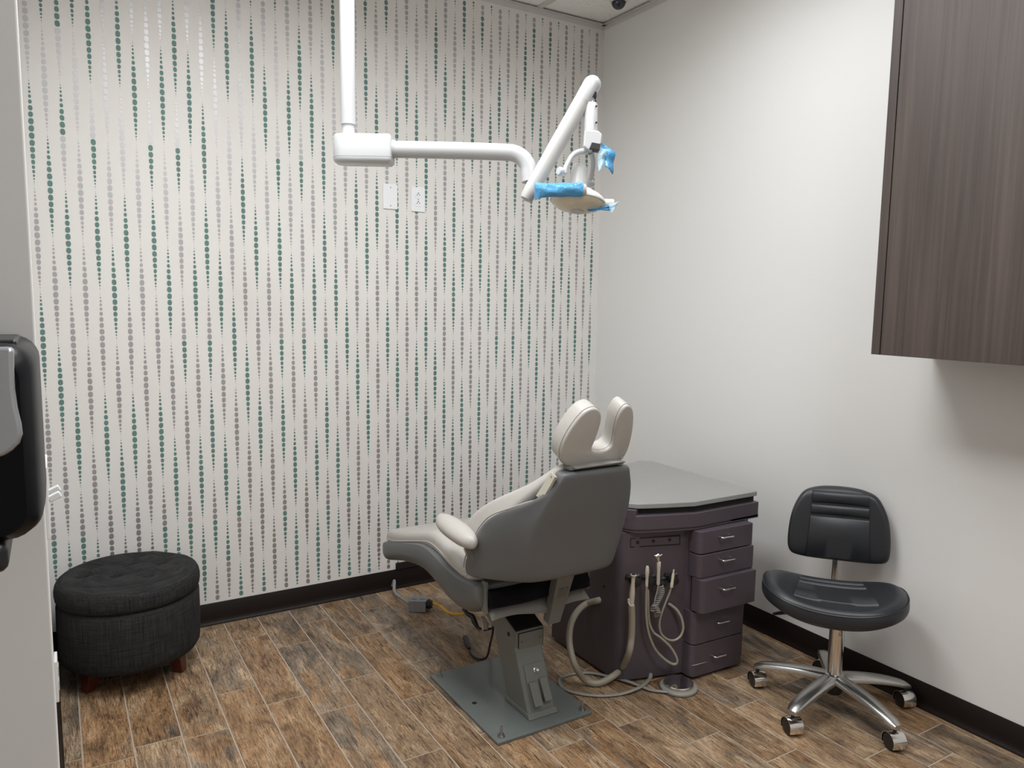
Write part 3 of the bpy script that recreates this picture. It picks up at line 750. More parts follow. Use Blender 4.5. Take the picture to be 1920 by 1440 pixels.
# ================================================================== DENTAL CHAIR
OX, OY = -1.23, -.95
def ch(u, v, w): return Vector((OX+u, OY+v, w))
def chair():
    t = thing('dental_chair', 'grey dental chair with pale vinyl cushions bolted to a steel floor plate', 'dental chair', (OX, -1.16, 0))
    # base plate
    bm = bmesh.new(); prism(bm, [(-1.450, -1.424, 0), (-1.068, -1.424, 0), (-1.068, -.905, 0), (-1.450, -.905, 0)], (0, 0, .012)); finish(bm, 'base_plate', m_plate, t, bevel=.003)
    for x, y in ((-1.422, -.934), (-1.422, -1.398), (-1.093, -1.400), (-1.093, -.934)):
        bm = bmesh.new()
        lathe(bm, [(.012, .012), (.012, .0145)], (x, y, 0), seg=20); lathe(bm, [(.009, .0145), (.009, .022)], (x, y, 0), seg=6)
        lathe(bm, [(.0045, .022), (.0045, .045), (.0035, .047)], (x, y, 0), seg=12); finish(bm, 'anchor_bolt', m_scr, t)
    bm = bmesh.new(); lathe(bm, [(.009, .0121), (.009, .0126)], (-1.40, -1.17, 0), seg=20); finish(bm, 'plate_hole', m_dark, t)
    # leaning column: right and left sides, front face leans back as it rises
    xl, xr = -1.290, -1.178
    zt = .255
    bm = bmesh.new()
    secs = []
    for s in range(5):
        k = s/4; z = .012 + (zt-.012)*k; yf = -1.362 + .112*k; yb = -1.215 + .112*k
        secs.append([Vector((x, y, z)) for x, y in ((xl, yf), (xr, yf), (xr, yb), (xl, yb))])
    loft(bm, secs); finish(bm, 'column', m_metalp, t, bevel=.008, seg=3)
    # flared foot of the column
    bm = bmesh.new(); loft(bm, [[Vector((x, y, .0125)) for x, y in ((xl-.004, -1.37), (xr+.004, -1.37), (xr+.004, -1.2), (xl-.004, -1.2))], [Vector((x, y, .03)) for x, y in ((xl-.002, -1.358), (xr+.002, -1.358), (xr+.002, -1.2), (xl-.002, -1.2))]]); finish(bm, 'column_foot', m_metalp, t, bevel=.003)
    fy = lambda z, o=0.0: -1.362 + .112*(z-.012)/(zt-.012) - o
    nrm = Vector((0, -(zt-.012), -.112*-1)).normalized()     # outward normal of the leaning front
    nrm = Vector((0, -1, .46)).normalized()
    def fp(x, z, o=0.0): return Vector((x, fy(z), z)) + nrm*o
    bm = bmesh.new(); prism(bm, [fp(-1.272, .035, .0005), fp(-1.192, .035, .0005), fp(-1.192, .172, .0005), fp(-1.272, .172, .0005)], nrm*.003); finish(bm, 'pedal_panel', m_metalp, t, bevel=.0008)
    for x0, x1, z0, z1 in ((-1.268, -1.236, .045, .118), (-1.224, -1.194, .052, .124)):
        bm = bmesh.new()
        loft(bm, [[fp(x0, z0, .004), fp(x1, z0, .004), fp(x1, z1, .004), fp(x0, z1, .004)], [fp(x0, z0, .024), fp(x1, z0, .024), fp(x1, z1, .012), fp(x0, z1, .012)]])
        finish(bm, 'foot_switch', m_metalp, t, bevel=.002)
    bm = bmesh.new(); lathe(bm, [(.0085, 0), (.0085, .004), (.006, .005), (.006, .016), (.0045, .018), (0, .018)], fp(-1.229, .15, .003), nrm, 20); finish(bm, 'push_button', m_chrome, t)
    bm = bmesh.new(); lathe(bm, [(.005, 0), (.005, .001)], fp(-1.235, .022, .0015), nrm, 14); finish(bm, 'column_hole', m_dark, t)
    # lift housing at the top of the column
    A = ony(968, 1190, -1.262); B = ony(1017, 1176, -1.262)
    x0, x1 = -1.288, -1.168; z1 = .285; z0 = .215
    bm = bmesh.new()
    prof = [(-1.262, z0), (-1.262, z1), (-.99, z1+.10), (-.93, z1+.10), (-.93, z0+.10), (-1.18, z0)]
    prism(bm, [(x0, y, z) for y, z in prof], (x1-x0, 0, 0)); finish(bm, 'lift_arm', m_metalp, t, bevel=.004)
    bm = bmesh.new(); prism(bm, [(x0+.004, -1.256, z1+.0006), (x1-.004, -1.256, z1+.0006), (x1-.004, -.995, z1+.0995), (x0+.004, -.995, z1+.0995)], (0, -.0006, .0016)); finish(bm, 'rubber_top', m_black, t)
    bm = bmesh.new(); box(bm, ((x0+x1)/2+.002, -1.2624, (z0+z1)/2), (.104, .003, .062)); finish(bm, 'end_gap', m_dark, t)
    bm = bmesh.new(); box(bm, ((x0+x1)/2+.002, -1.2645, (z0+z1)/2), (.099, .004, .057)); finish(bm, 'end_cover', m_metalp, t, bevel=.001)
    for dx in (-.038, .04):
        bm = bmesh.new(); lathe(bm, [(.0022, 0), (.0022, .001)], ((x0+x1)/2+dx, -1.2664, .25), (0, -1, 0), 10); finish(bm, 'cover_screw', m_dark, t)
    bm = bmesh.new(); lathe(bm, [(.008, 0), (.008, .001)], (x0-.0004, -1.215, .262), (-1, 0, 0), 16); finish(bm, 'side_hole', m_dark, t)
    # carriage between lift arm and seat
    bm = bmesh.new(); box(bm, ch(0, .0, .37), (.20, .24, .07)); box(bm, ch(0, -.12, .385), (.12, .30, .05)); finish(bm, 'carriage', m_metalp, t, bevel=.006)
    bm = bmesh.new(); lathe(bm, [(.035, .30), (.035, .36)], ch(0, -.05, 0), seg=20); finish(bm, 'pivot', m_black, t)
    # seat and leg-rest shell
    secs = []
    tab = [(.585, .372, .322, .195, .02), (.575, .382, .305, .205, .02), (.54, .392, .305, .212, .03), (.42, .428, .345, .222, .035), (.28, .468, .382, .232, .04), (.15, .507, .405, .240, .05), (.05, .528, .402, .246, .06),
           (-.05, .520, .378, .250, .07), (-.15, .500, .350, .250, .08), (-.22, .496, .352, .249, .08), (-.28, .497, .374, .246, .07), (-.325, .500, .402, .240, .05), (-.345, .500, .420, .232, .03), (-.350, .498, .435, .222, .02)]
    for v, zt_, zb_, hw, ins in tab:
        s = []
        m = 8
        s += [ch(-hw, v, zt_), ch(-hw*.995, v, zt_-(zt_-zb_)*.35)]
        for k in range(1, m+1):
            a = PI/2*k/m; s.append(ch(-(hw-ins) - ins*math.cos(a)*.98, v, zb_ + (zt_-zb_)*.55*(1-math.sin(a))))
        for k in range(m, 0, -1):
            a = PI/2*k/m; s.append(ch((hw-ins) + ins*math.cos(a)*.98, v, zb_ + (zt_-zb_)*.55*(1-math.sin(a))))
        s += [ch(hw*.995, v, zt_-(zt_-zb_)*.35), ch(hw, v, zt_)]
        s += [ch(hw-.022, v, zt_+.002), ch(0, v, zt_-.01), ch(-hw+.022, v, zt_+.002)]
        secs.append(s)
    bm = bmesh.new(); loft(bm, secs); finish(bm, 'seat_shell', m_shell, t, subd=1, ang=60)
    # seat and leg cushion
    def cush(tab, rr=.024):
        secs = []
        for v, zt_, zb_, hw in tab:
            r = min(rr, (zt_-zb_)/2*.96, hw*.5); hz = (zt_-zb_)/2; zc = (zt_+zb_)/2
            secs.append([ch(x, v, zc+z + .012*(1-(x/hw)**2)*(1 if z > 0 else 0)) for x, z in rrect(hw, hz, r, 5)])
        return secs
    tab = [(.548, .420, .395, .15), (.545, .432, .388, .185), (.53, .444, .385, .2), (.49, .455, .39, .207), (.40, .476, .41, .213), (.28, .507, .447, .219), (.15, .545, .485, .224), (.06, .572, .508, .227), (.0, .580, .512, .229),
           (-.06, .576, .506, .231), (-.14, .558, .492, .232), (-.22, .545, .485, .232), (-.27, .545, .485, .230), (-.30, .545, .50, .22)]
    bm = bmesh.new(); loft(bm, cush(tab)); finish(bm, 'seat_cushion', m_vinyl, t, ang=60)
    for sgn in (-1, 1):
        bm = bmesh.new()
        tube(bm, [ch(sgn*(hw+.001), v, zb_+(zt_-zb_)*.42) for v, zt_, zb_, hw in tab[2:-1]], .0022, 8, smooth=3)
        finish(bm, 'seat_piping', m_vinyl, t)
    # backrest shell: stacked horizontal sections
    bt = [  # w_rear, w_front, hw_rear, v_rear, hw_front, v_front
        (.575, .540, .120, -.500, .205, -.345), (.562, .522, .145, -.545, .235, -.305), (.568, .520, .156, -.567, .248, -.288), (.590, .545, .163, -.577, .252, -.278), (.630, .585, .168, -.587, .253, -.292),
        (.690, .640, .172, -.603, .254, -.330), (.740, .690, .173, -.618, .252, -.366), (.780, .725, .170, -.632, .249, -.395), (.810, .765, .164, -.642, .240, -.440), (.840, .800, .155, -.652, .222, -.510),
        (.865, .832, .146, -.660, .196, -.575), (.885, .856, .138, -.667, .166, -.618), (.915, .900, .128, -.677, .140, -.630), (.932, .930, .122, -.682, .128, -.634), (.941, .941, .116, -.676, .120, -.638)]
    secs = []
    for wr, wf, hr, vr, hf, vf in bt:
        s = []
        corner = .05 if wr < .8 else .035
        # left side from front to rear
        L0 = Vector((-hf, vf, wf)); L1 = Vector((-hr, vr, wr))
        side = []
        for k in range(9):
            a = k/8
            bul = .022*math.sin(PI*a)
            p = L0.lerp(L1, a); p.x -= bul*(hf-hr)/.1*.5 + .006*math.sin(PI*a); side.append(p)
        # round the rear corner
        side = side[:-1]; last = side[-1]
        cpt = L1 + Vector((-.004, 0, 0)); nxt = Vector((-hr+corner, vr-.004, wr))
        for k in range(1, 6):
            a = k/5; side.append(last*(1-a)**2 + cpt*2*a*(1-a) + nxt*a*a)
        half = side + [Vector((-hr*.3, vr-.008, wr))]
        s = half + [Vector((-p.x, p.y, p.z)) for p in half[::-1]]
        s += [Vector((hf-.02, vf-.004, wf)), Vector((-hf+.02, vf-.004, wf))]
        secs.append([ch(*p) for p in s])
    bm = bmesh.new(); loft(bm, secs); finish(bm, 'backrest_shell', m_shell, t, subd=1, ang=60)
    # backrest cushion
    ct = [(.535, .15, -.30, -.36), (.545, .205, -.245, -.38), (.57, .232, -.222, -.40), (.62, .240, -.222, -.42), (.68, .240, -.240, -.44), (.72, .234, -.268, -.46), (.76, .222, -.312, -.50), (.80, .205, -.375, -.53),
          (.84, .186, -.452, -.57), (.875, .166, -.518, -.60), (.905, .146, -.562, -.62), (.93, .128, -.592, -.635), (.948, .112, -.612, -.645), (.955, .09, -.622, -.64)]
    secs = []
    for w_, hw, vf, vb in ct:
        hy = (vf-vb)/2; r = min(.04, hy*.9); c = (vf+vb)/2
        secs.append([ch(x, c+y, w_+(.03*(1-(x/hw)**2) if 0 else 0)) for x, y in rrect(hw, hy, r, 6)])
    bm = bmesh.new(); loft(bm, secs); finish(bm, 'backrest_cushion', m_vinyl, t, subd=1, ang=70)
    for sgn in (-1, 1):
        bm = bmesh.new()
        tube(bm, [ch(sgn*(hf-.006), vf+.004, wf) for wr, wf, hr, vr, hf, vf in bt[3:-1]], .0025, 8, smooth=3)
        finish(bm, 'backrest_piping', m_vinyl, t)
    # strip where the shell steps in
    for sgn in (-1,):
        bm = bmesh.new()
        p = [(sgn*.146, -.588, .850), (sgn*.150, -.628, .846), (sgn*.134, -.672, .925), (sgn*.128, -.640, .932)]
        n = (Vector(p[1])-Vector(p[0])).cross(Vector(p[3])-Vector(p[0])).normalized()
        if n.x*sgn < 0: n = -n
        prism(bm, [ch(*x)+n*.010 for x in p], n*.009); st = finish(bm, 'side_strip', m_ivory, t, bevel=.001)
        for a in (.08, .9):
            q0 = (Vector(p[0]).lerp(Vector(p[3]), a) + Vector(p[1]).lerp(Vector(p[2]), a))/2
            bm = bmesh.new(); lathe(bm, [(.003, 0), (.003, .0014), (0, .002)], ch(*q0)+n*.019, n, 10); finish(bm, 'strip_screw', m_scr, st)
    # headrest bracket and pad
    bm = bmesh.new(); box(bm, ch(.002, -.652, .948), (.205, .045, .010), mtx=Matrix.Rotation(math.radians(0), 3, 'Y')); finish(bm, 'headrest_plate', m_metalp, t, bevel=.002)
    bm = bmesh.new()
    loft(bm, [[ch(x, y, z) for x, y, z in ((-.088, -.615, .951), (.098, -.615, .951), (.098, -.688, .951), (-.088, -.688, .949))], [ch(x, y, z) for x, y, z in ((-.084, -.615, .957), (.094, -.615, .957), (.098, -.690, .955), (-.09, -.692, .953))]])
    finish(bm, 'headrest_flap', m_sheet, t, bevel=.001)
    bm = bmesh.new(); lathe(bm, [(.006, 0), (.006, .012), (.009, .013), (.009, .019), (0, .02)], ch(.108, -.655, .957), (.3, 0, 1), 16); finish(bm, 'clamp_knob', m_scr, t)
    Pp = ch(0, -.655, .955); pn = Vector((0, -1, -.42)).normalized()      # rear plane of the head pad
    o = [(1056, 868), (1052, 855), (1056, 835), (1067, 812), (1082, 790), (1096, 775), (1108, 768), (1119, 767), (1127, 774), (1128.5, 787), (1124, 806), (1117, 826), (1111, 841), (1115, 846.5), (1127, 847.5), (1139, 844), (1148, 836), (1152, 822), (1155, 803), (1160, 783), (1168, 768), (1177, 761), (1185, 764), (1189, 776), (1188.5, 797), (1185, 820), (1179, 842), (1171, 857), (1160, 867), (1140, 874), (1115, 879), (1090, 881), (1068, 877)]
    op = catmull([onpl(x, y, Pp, pn) for x, y in o], 4, closed=True)
    bm = bmesh.new(); pillow(bm, [p + pn*0.0 for p in op], -pn, .062, .007, steps=3)
    finish(bm, 'headrest', m_vinyl, t, ang=60)
    bm = bmesh.new(); c0 = sum(op, Vector())/len(op)
    tube(bm, [p - pn*.013 + (p-c0).normalized()*.0004 for p in op], .0024, 8, closed=True); finish(bm, 'headrest_piping', m_vinyl, t)
    # armrests
    for sgn in (-1, 1):
        bm = bmesh.new(); c = ch(sgn*.268, -.262, .672)
        secs = []
        n = 20
        for i in range(n+1):
            s = -1 + 2*i/n; k = max(.02, (1-abs(s)**2.6))**.5
            secs.append([c + Vector((x*k, s*.128, z*(.35+.65*k) + .010*s)) for x, z in [(.042*math.cos(a), .032*math.sin(a)) for a in [2*PI*j/20 for j in range(20)]]])
        loft(bm, secs); a = finish(bm, 'armrest', m_vinyl, t, ang=70)
        bm = bmesh.new(); tube(bm, [ch(sgn*.262, -.325, .655), ch(sgn*.252, -.330, .625), ch(sgn*.238, -.332, .59), ch(sgn*.222, -.338, .555)], .015, 12, smooth=3); finish(bm, 'armrest_post', m_shell, t)
    # pouch and sheets hanging beneath the back
    bm = bmesh.new(); secs = []
    for u in [-.20+.40*i/16 for i in range(17)]:
        k = i = u*10
        wob = .004*math.sin(31*u+1); yb = -.36
        secs.append([ch(u, yb-.022+wob, .483+.004*math.sin(17*u)), ch(u, yb-.034+wob, .46), ch(u, yb-.036+wob, .435), ch(u, yb-.026, .425+.014*(u+.2)+.003*math.sin(23*u)), ch(u, yb+.05, .428), ch(u, yb+.05, .48)])
    loft(bm, secs); finish(bm, 'storage_pouch', m_blkfab, t, ang=60)
    bm = bmesh.new(); box(bm, ch(-.206, -.352, .46), (.008, .03, .11)); finish(bm, 'pouch_bracket', m_metalp, t, bevel=.001)
    bm = bmesh.new(); box(bm, ch(.203, -.345, .458), (.01, .07, .075)); finish(bm, 'pouch_bracket', m_metalp, t, bevel=.001)
    for k, (dz, dy) in enumerate(((0, 0), (-.006, .006))):
        bm = bmesh.new()
        a = ch(-.19, -.345+dy, .422+dz); b = ch(-.197+k*.006, -.385+dy, .388+dz); c = ch(.203, -.392+dy, .385+dz); d = ch(.195, -.345+dy, .425+dz)
        g = []
        for i in range(21):
            s = i/20; wv = .004*math.sin(9*s)*(k+1)
            g.append((a.lerp(d, s), b.lerp(c, s)+Vector((0, wv, wv*.6))))
        v0 = [(bm.verts.new(p), bm.verts.new(q_)) for p, q_ in g]
        for i in range(20): bm.faces.new((v0[i][0], v0[i+1][0], v0[i+1][1], v0[i][1]))
        o_ = finish(bm, 'vinyl_flap', m_sheet, t); s_ = o_.modifiers.new('t', 'SOLIDIFY'); s_.thickness = .0025
    # back support bar
    bm = bmesh.new()
    pts = [(1055, 1085), (1074, 1081), (1050, 1166), (1022, 1173)]
    T1, T2 = ony(1047, 1080, OY-.44), ony(1080, 1072, OY-.44); B1, B2 = ony(1029, 1173, OY-.405), ony(1051, 1167, OY-.405)
    T3, T4 = T1+Vector((0, .04, 0)), T2+Vector((0, .04, 0)); B3, B4 = B1+Vector((0, .04, .006)), B2+Vector((0, .04, .006))
    loft(bm, [[T1, T2, T4, T3], [B1, B2, B4, B3]]); bar = finish(bm, 'support_bar', m_metalp, t, bevel=.005, seg=3)
    bn = (T2-T1).cross(B1-T1).normalized()
    if bn.y > 0: bn = -bn
    bm = bmesh.new(); rnd = random.Random(2)
    for r_ in range(6):
        s = .27+.035*r_; x = .22
        while x < .8:
            l_ = rnd.uniform(.03, .12)
            p0 = T1.lerp(B1, s).lerp(T2.lerp(B2, s), x); p1 = T1.lerp(B1, s).lerp(T2.lerp(B2, s), min(.85, x+l_))
            dn = (B1-T1).normalized()*(.0035 if r_ == 0 else .0018)
            vs = [bm.verts.new(p+bn*.0006) for p in (p0, p1, p1+dn, p0+dn)]; bm.faces.new(vs)
            x += l_+.04
    finish(bm, 'print_marks', m_black, bar)
    # small trailing cables under the seat
    bm = bmesh.new(); tube(bm, [ony(825, 1136, -.42), ony(838, 1147, -.5), ony(856, 1152, -.58), ony(873, 1149, -.68)], .0055, 12, smooth=6); finish(bm, 'yellow_cable', m_yellow, t)
    bm = bmesh.new(); tube(bm, [ony(868, 1140, -.78), ony(877, 1151, -.80), ony(886, 1156, -.82), ony(890, 1166, -.84), ony(898, 1178, -.86), ony(915, 1180, -.9), ony(935, 1172, -1.0), ony(955, 1160, -1.1)], [.006, .009, .012, .011, .006, .005, .005, .005], 12, smooth=5); finish(bm, 'black_cable', m_black, t)
    bm = bmesh.new(); tube(bm, [ony(906, 1158, -.90), ony(910, 1168, -.90), ony(911, 1178, -.90)], .016, 10, smooth=3, flat=.4); finish(bm, 'hanging_bracket', m_sheet, t)
    bm = bmesh.new(); tube(bm, [ony(902, 1184, -.87), ony(910, 1176, -.88), ony(914, 1170, -.9)], [.003, .012, .004], 10, smooth=3); finish(bm, 'tape_scrap', m_ivory, t)
    bm = bmesh.new(); rnd = random.Random(9); c = ch(-.02, -.16, .338)
    for k in range(5):
        tube(bm, [c+Vector((rnd.uniform(-.035, .035), rnd.uniform(-.035, .035), rnd.uniform(-.02, .03))) for _ in range(4)], .004, 8, smooth=4)
    finish(bm, 'cable_bundle', m_black, t)
    bm = bmesh.new()
    tube(bm, [ony(925, 1160, -.98), ony(924, 1185, -.98), Vector((-1.16, -.86, .05)), Vector((-1.19, -.885, .012)), Vector((-1.222, -.875, .006)), Vector((-1.228, -.82, .006)), onz(880, 1216, .008)], .0045, 10, smooth=8)
    cd_ = finish(bm, 'power_cord', m_black, t)
    bm = bmesh.new(); a = onz(880, 1216, .012); b = onz(873, 1196, .014)
    tube(bm, [a, a.lerp(b, .4), b], [.006, .010, .013], 12, smooth=3); dv = (b-a).normalized(); sd = dv.cross(Vector((0, 0, 1))).normalized()
    for s_ in (-.006, .006): box(bm, b+dv*.012+sd*s_, (.003, .018, .006), rot=math.atan2(dv.y, dv.x)-PI/2)
    finish(bm, 'plug', m_black, cd_)
chair()

# ================================================================== TREATMENT CART
def cart():
    t = thing('treatment_cart', 'plum grey dental treatment cart with pale grey top and five drawers', 'cart', (-.58, -1.08, 0))
    A = Vector((-.857, -1.296, 0)); B = Vector((-.590, -1.372, 0))       # front-left panel runs A to B
    ZB = .625
    # body
    out = [(-.857, -.86), (-.70, -.775), (-.30, -.765), (-.275, -.80), (-.275, -1.385), (-.325, -1.400), (-.583, -1.392), (-.592, -1.372)]
    pts = [Vector((x, y, .012)) for x, y in out]
    ZB = .590
    # rounded front-left edge
    arc = catmull([Vector((-.62, -1.366, 0)), Vector((-.80, -1.318, 0)), Vector((-.835, -1.303, 0)), Vector((-.853, -1.275, 0)), Vector((-.857, -1.23, 0))], 6)
    pts += [Vector((p.x, p.y, .012)) for p in arc]
    bm = bmesh.new(); prism(bm, pts[:7]+pts[7:], (0, 0, ZB-.012)); finish(bm, 'body', m_cart, t, bevel=.0015)
    # toe kick
    bm = bmesh.new(); box(bm, (-.46, -1.31, .007), (.25, .16, .012)); finish(bm, 'toe_kick', m_dark, t)
    # worktop outline
    o = [(-.252, -1.404), (-.40, -1.404), (-.588, -1.408), (-.70, -1.366), (-.785, -1.333), (-.803, -1.325), (-.825, -1.30), (-.838, -1.26), (-.838, -.87), (-.70, -.775), (-.40, -.765), (-.291, -.735), (-.24, -.775)]
    o[0:3] = [(-.252, -1.404), (-.588, -1.402)]
    bm = bmesh.new(); prism(bm, [Vector((x, y, .681)) for x, y in o], (0, 0, .019)); finish(bm, 'worktop', m_top, t, bevel=.003, seg=3)
    # recess and the pull-out apron tray
    inn = [(x*.97-.01, y*.975-.02) for x, y in o]
    bm = bmesh.new(); prism(bm, [Vector((x, y, .606)) for x, y in inn], (0, 0, .0755)); finish(bm, 'recess', m_dark, t)
    ap = [(-.246, -1.409), (-.40, -1.409), (-.588, -1.410), (-.70, -1.376), (-.79, -1.345), (-.812, -1.335), (-.836, -1.308), (-.848, -1.265), (-.848, -.93), (-.80, -.93), (-.80, -1.26), (-.79, -1.29), (-.70, -1.33), (-.588, -1.36), (-.246, -1.37)]
    bm = bmesh.new(); prism(bm, [Vector((x, y, .596)) for x, y in ap], (0, 0, .062)); finish(bm, 'apron_tray', m_cart, t, bevel=.003, seg=3)
    bm = bmesh.new(); prism(bm, [Vector((x, y, .594)) for x, y in ap[:8] + [(-.848, -.87), (-.70, -.78), (-.26, -.77)]], (0, 0, .012)); finish(bm, 'tray_floor', m_cart, t)
    # left end cheek beside the gap
    bm = bmesh.new(); prism(bm, [Vector((x, y, .640)) for x, y in ((-.850, -1.268), (-.838, -1.306), (-.816, -1.331), (-.795, -1.318), (-.81, -1.26), (-.81, -.93), (-.850, -.93))], (0, 0, .039)); finish(bm, 'cheek', m_cart, t, bevel=.002)
    # drawers: (z0, z1, pulled out by)
    dr = [(.503, .592, .018), (.404, .500, .026), (.258, .400, .050), (.138, .262, .006), (.030, .134, .006)]
    dr = [(.505, .591, .068, 1369, 1007), (.412, .501, .072, 1371, 1050), (.280, .410, .092, 1372, 1104), (.142, .272, .053, 1361, 1166), (.012, .138, .053, 1355, 1230)]
    for z0, z1, out_, hx, hy in dr:
        yf = -1.352 - out_ - .020; xa = -.594; xb = {.053: -.330, .068: -.316, .072: -.310, .092: -.312}[out_]
        bm = bmesh.new()
        p = [(xa+.0, yf+.058), (xa+.0, yf+.022), (xa+.003, yf+.010), (xa+.010, yf+.003), (xa+.020, yf), (xb-.004, yf-.008), (xb, yf-.004), (xb, yf+.050)]
        prism(bm, [Vector((x, y, z0)) for x, y in p], (0, 0, z1-z0)); d = finish(bm, 'drawer', m_cart, t, bevel=.002)
        bm = bmesh.new(); box(bm, ((xa+xb)/2+.005, yf+.05+(.02), (z0+z1)/2), (xb-xa-.03, .06, z1-z0-.01)); finish(bm, 'drawer_box', m_dark, d)
        if z0 < .02:
            bm = bmesh.new(); a_, b_ = ony(1297, 1248, yf-.0006), ony(1326, 1241, yf-.0050)
            tube(bm, [a_, a_.lerp(b_, .3)+Vector((0, 0, -.001)), a_.lerp(b_, .6), b_], [.0008, .0019, .0012, .0004], 6, smooth=3, flat=.4); finish(bm, 'scuff', m_ivory, d)
        h = ony(hx-4, hy, yf-.024); L_ = .028
        bm = bmesh.new(); sl = -.03
        tube(bm, [Vector((h.x-L_, yf-.001, h.z)), Vector((h.x-L_, yf-.020, h.z)), Vector((h.x-L_+.004, yf-.024, h.z)), Vector((h.x+L_-.004, yf-.029, h.z)), Vector((h.x+L_, yf-.026, h.z)), Vector((h.x+L_, yf-.004, h.z))], .0032, 10)
        finish(bm, 'handle', m_chrome, d)
    # dark slot between panel and drawers
    bm = bmesh.new(); box(bm, (-.592, -1.350, .31), (.012, .03, .60)); finish(bm, 'side_gap', m_dark, t)
    # socket strip
    d = (B-A).normalized(); n = Vector((d.y, -d.x, 0))
    if n.y > 0: n = -n
    def pp(px, py, off=0.0): return onpl(px, py, A + n*(.004+off), n)
    fr = [pp(1181, 1009), pp(1275.5, 1003), pp(1275, 1021), pp(1181, 1027)]
    bm = bmesh.new(); prism(bm, [fr[3], fr[2], fr[1], fr[0]], n*.0015); f = finish(bm, 'strip_frame', m_dark, t)
    bm = bmesh.new(); prism(bm, [pp(1183, 1025, .0015), pp(1273.5, 1019, .0015), pp(1273.5, 1005.5, .0015), pp(1183, 1011, .0015)], n*.0012); finish(bm, 'strip_plate', m_cart, t)
    for x, y in ((1195.5, 1017), (1225, 1014.5), (1255.5, 1012)):
        bm = bmesh.new(); lathe(bm, [(.0065, 0), (.0065, .0012)], pp(x, y, .0028), n, 18); finish(bm, 'strip_hole', m_dark, t)
    bm = bmesh.new(); lathe(bm, [(.005, 0), (.005, .001)], onx(1133, 1100, -.8575), (-1, 0, 0), 14); finish(bm, 'side_hole', m_dark, t)
    # black instrument holders
    for x, y, s in ((1187, 1082, 1.0), (1216, 1082, .9), (1236, 1086, .8), (1258, 1079, 1.0)):
        c = pp(x, y, 0)
        bm = bmesh.new()
        tube(bm, [c - d*.030 - Vector((0, 0, -.004)), c - d*.012, c + d*.012, c + d*.024 + Vector((0, 0, .004))], .010, 12, smooth=2)
        lathe(bm, [(.006, 0), (.018*s, .006), (.019*s, .020), (.017*s, .034), (.009, .036)], c + Vector((0, 0, -.010)), n, 18)
        finish(bm, 'instrument_holder', m_black, t, ang=50)
    return A, n, d, pp
A, PN, PD, pp = cart()

# --- instruments hung on the cart
def qp(px, py, off): return pp(px, py, off)
# 1 high volume suction with the thick hose looping to the side of the cart
t = thing('suction_handpiece', 'cream suction handpiece with thick grey hose, leftmost in the cart holders', 'suction handpiece', qp(1186, 1130, .045), 'instruments hung on the treatment cart')
bm = bmesh.new(); c0, c1 = qp(1188, 1077, .05), qp(1183.5, 1137, .045)
prof = [(.0105, 0), (.0115, .002), (.0105, .006), (.0072, .01), (.0068, .035), (.0088, .055), (.0105, .075), (.0102, .09), (.0095, (c1-c0).length)]
lathe(bm, prof, c0, (c1-c0), 20); finish(bm, 'handle', m_ivorytool, t)
bm = bmesh.new(); lathe(bm, [(.0085, -.0006), (0, -.0006)], c0, (c1-c0), 16); finish(bm, 'bore', m_dark, t)
bm = bmesh.new(); box(bm, qp(1179, 1127, .045), (.007, .008, .017)); tube(bm, [qp(1179, 1131, .05), qp(1183, 1136, .058), qp(1189, 1134, .05)], .0022, 8, smooth=3); finish(bm, 'valve_lever', m_whitep, t, bevel=.002)
bm = bmesh.new()
hp = [qp(1184, 1136, .045), qp(1185, 1160, .045), qp(1184, 1195, .048), qp(1179, 1225, .055), onz(1166, 1252, .055), onz(1146, 1270, .030), onz(1120, 1281.5, .012), onz(1096, 1274, .030), ony(1078, 1247, -1.27), ony(1069, 1215, -1.24), ony(1067.5, 1190, -1.21), ony(1072, 1166, -1.18), ony(1084, 1145, -1.15), ony(1100, 1132, -1.12), onx(1120, 1126, -.862), onx(1128, 1123, -.845)]
tube(bm, hp, .0125, 16, smooth=8); finish(bm, 'hose', m_hose, t)
# 2 saliva ejector
t = thing('saliva_ejector', 'slim cream handpiece with thin hose, second from left in the cart holders', 'dental handpiece', qp(1213, 1085, .045), 'instruments hung on the treatment cart')
c0, c1 = qp(1214, 1061.5, .05), qp(1212.5, 1099, .048)
bm = bmesh.new(); lathe(bm, [(0, -.001), (.0045, 0), (.0065, .006), (.0078, .022), (.0066, .04), (.0055, .044), (.006, .06), (.0055, (c1-c0).length)], c0, (c1-c0), 18); finish(bm, 'handle', m_ivorytool, t)
bm = bmesh.new(); tube(bm, [c1, qp(1211.5, 1125, .042), qp(1212, 1160, .04), qp(1217, 1190, .04), qp(1229, 1218, .04), qp(1245, 1235, .04), qp(1259, 1244, .04), qp(1268, 1244, .042), qp(1269, 1234, .044), qp(1257, 1213, .04), qp(1239, 1196, .035), qp(1225, 1185, .03), qp(1217, 1165, .025), qp(1215.5, 1130, .02), qp(1215, 1105, .015)], .0048, 12, smooth=8); finish(bm, 'hose', m_hose, t)
